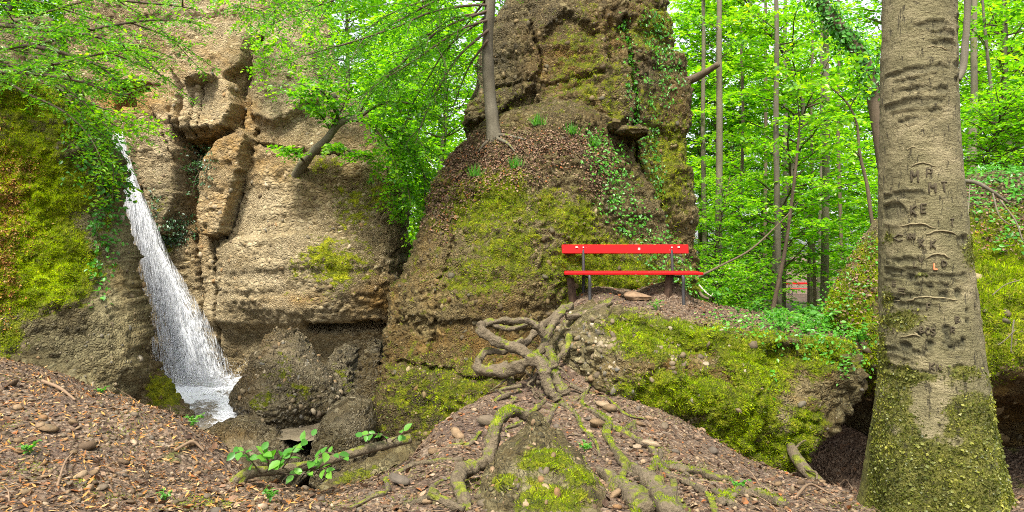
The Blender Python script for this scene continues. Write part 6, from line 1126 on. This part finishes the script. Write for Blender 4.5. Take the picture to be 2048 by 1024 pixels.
ground_scatter('dry_leaves', 'brown dry leaf litter strewn over the ground', 'leaf litter', [LEAF2], 18000, .018, .05, M['litter'], 92, gw*np.clip(1.25-pn, .15, 1), True, .15, power=1.2)
ground_scatter('dry_needles', 'orange fallen needles on the left slope', 'leaf litter', [NEEDLE], 7000, .025, .07, M['needle_litter'], 93, gw*(gv[:, 0] < -1.2), True, .15, power=1.0)
ground_scatter('curled_leaves', 'larger curled brown beech leaves lying on the ground', 'leaf litter', [LEAF4], 2600, .04, .08, M['litter'], 98, gw, True, .12, power=1.0)
ground_scatter('pebbles', 'rounded pebbles strewn over the ground', 'pebbles', PEB, 600, .02, .042, M['gravel'], 99, gw*np.clip(pn, .05, 1), power=2.2)
tw_ = tube([[0, 0, 0], [.02, .5, .06], [-.03, 1, 0]], [.012, .012, .006], 4, 5); ground_scatter('twigs', 'small dry twigs strewn over the ground', 'twigs', [tw_], 1000, .08, .30, M['twig'], 94, gw, True, .02, power=1.5)
mg = np.clip(fbm(gv, 1.3, 4, 44)-.2, 0, 1)*.4+1.2*np.clip(blobs(gv, [(950, 975, 0, 30, 25, 1), (1320, 905, 0, 14, 30, 1), (1290, 960, 0, 30, 16, .8), (1360, 935, 0, 50, 14, 1), (60, 940, 0, 50, 14, .8), (170, 965, 0, 50, 14, .7), (390, 1010, 0, 60, 14, 1), (250, 990, 0, 60, 14, .7), (700, 1005, 0, 50, 12, .6), (1500, 985, 0, 60, 12, .8), (1420, 960, 0, 30, 10, .8), (900, 1000, 0, 40, 20, .5), (20, 850, 0, 30, 10, .5)], 8, .5)-.25, 0, 1); ground_scatter('ground_moss', 'green moss growing in patches on the ground', 'moss', [BLADE], 22000, .015, .035, M['moss'], 95, gw*mg, True, 0)
ew = np.zeros(len(pv)); ew.reshape(-1, 160)[:14] = 1.0; ew *= sstep(.9, 1.6, pv[:, 0])
ground_scatter('path_moss', 'mossy fringe along the front edge of the path', 'moss', [BLADE], 9000, .02, .05, M['moss'], 101, ew*np.clip(.6+fbm(pv, 2, 3, 5), 0, 1), True, 0, (pv, pq))
leaf_scatter('ground_plants', 'low green plants covering the far end of the path', 'plants', (pv, pq), [(1560, 655, 0, 110, 16, 1), (1670, 660, 0, 80, 22, 1), (1470, 640, 0, 60, 8, .5)], 1400, .045, M['leaf_ivy'], 102, .12, -.1)
pw_ = np.ones(len(pv)); ground_scatter('path_gravel', 'fine gravel on the path beside the bench', 'gravel', CHIP, 5000, .008, .026, M['gravel'], 96, pw_, vq=(pv, pq)); ground_scatter('path_leaves', 'dry leaves lying on the path beside the bench', 'leaf litter', [LEAF2], 3800, .03, .075, M['litter'], 97, pw_, True, .15, (pv, pq))
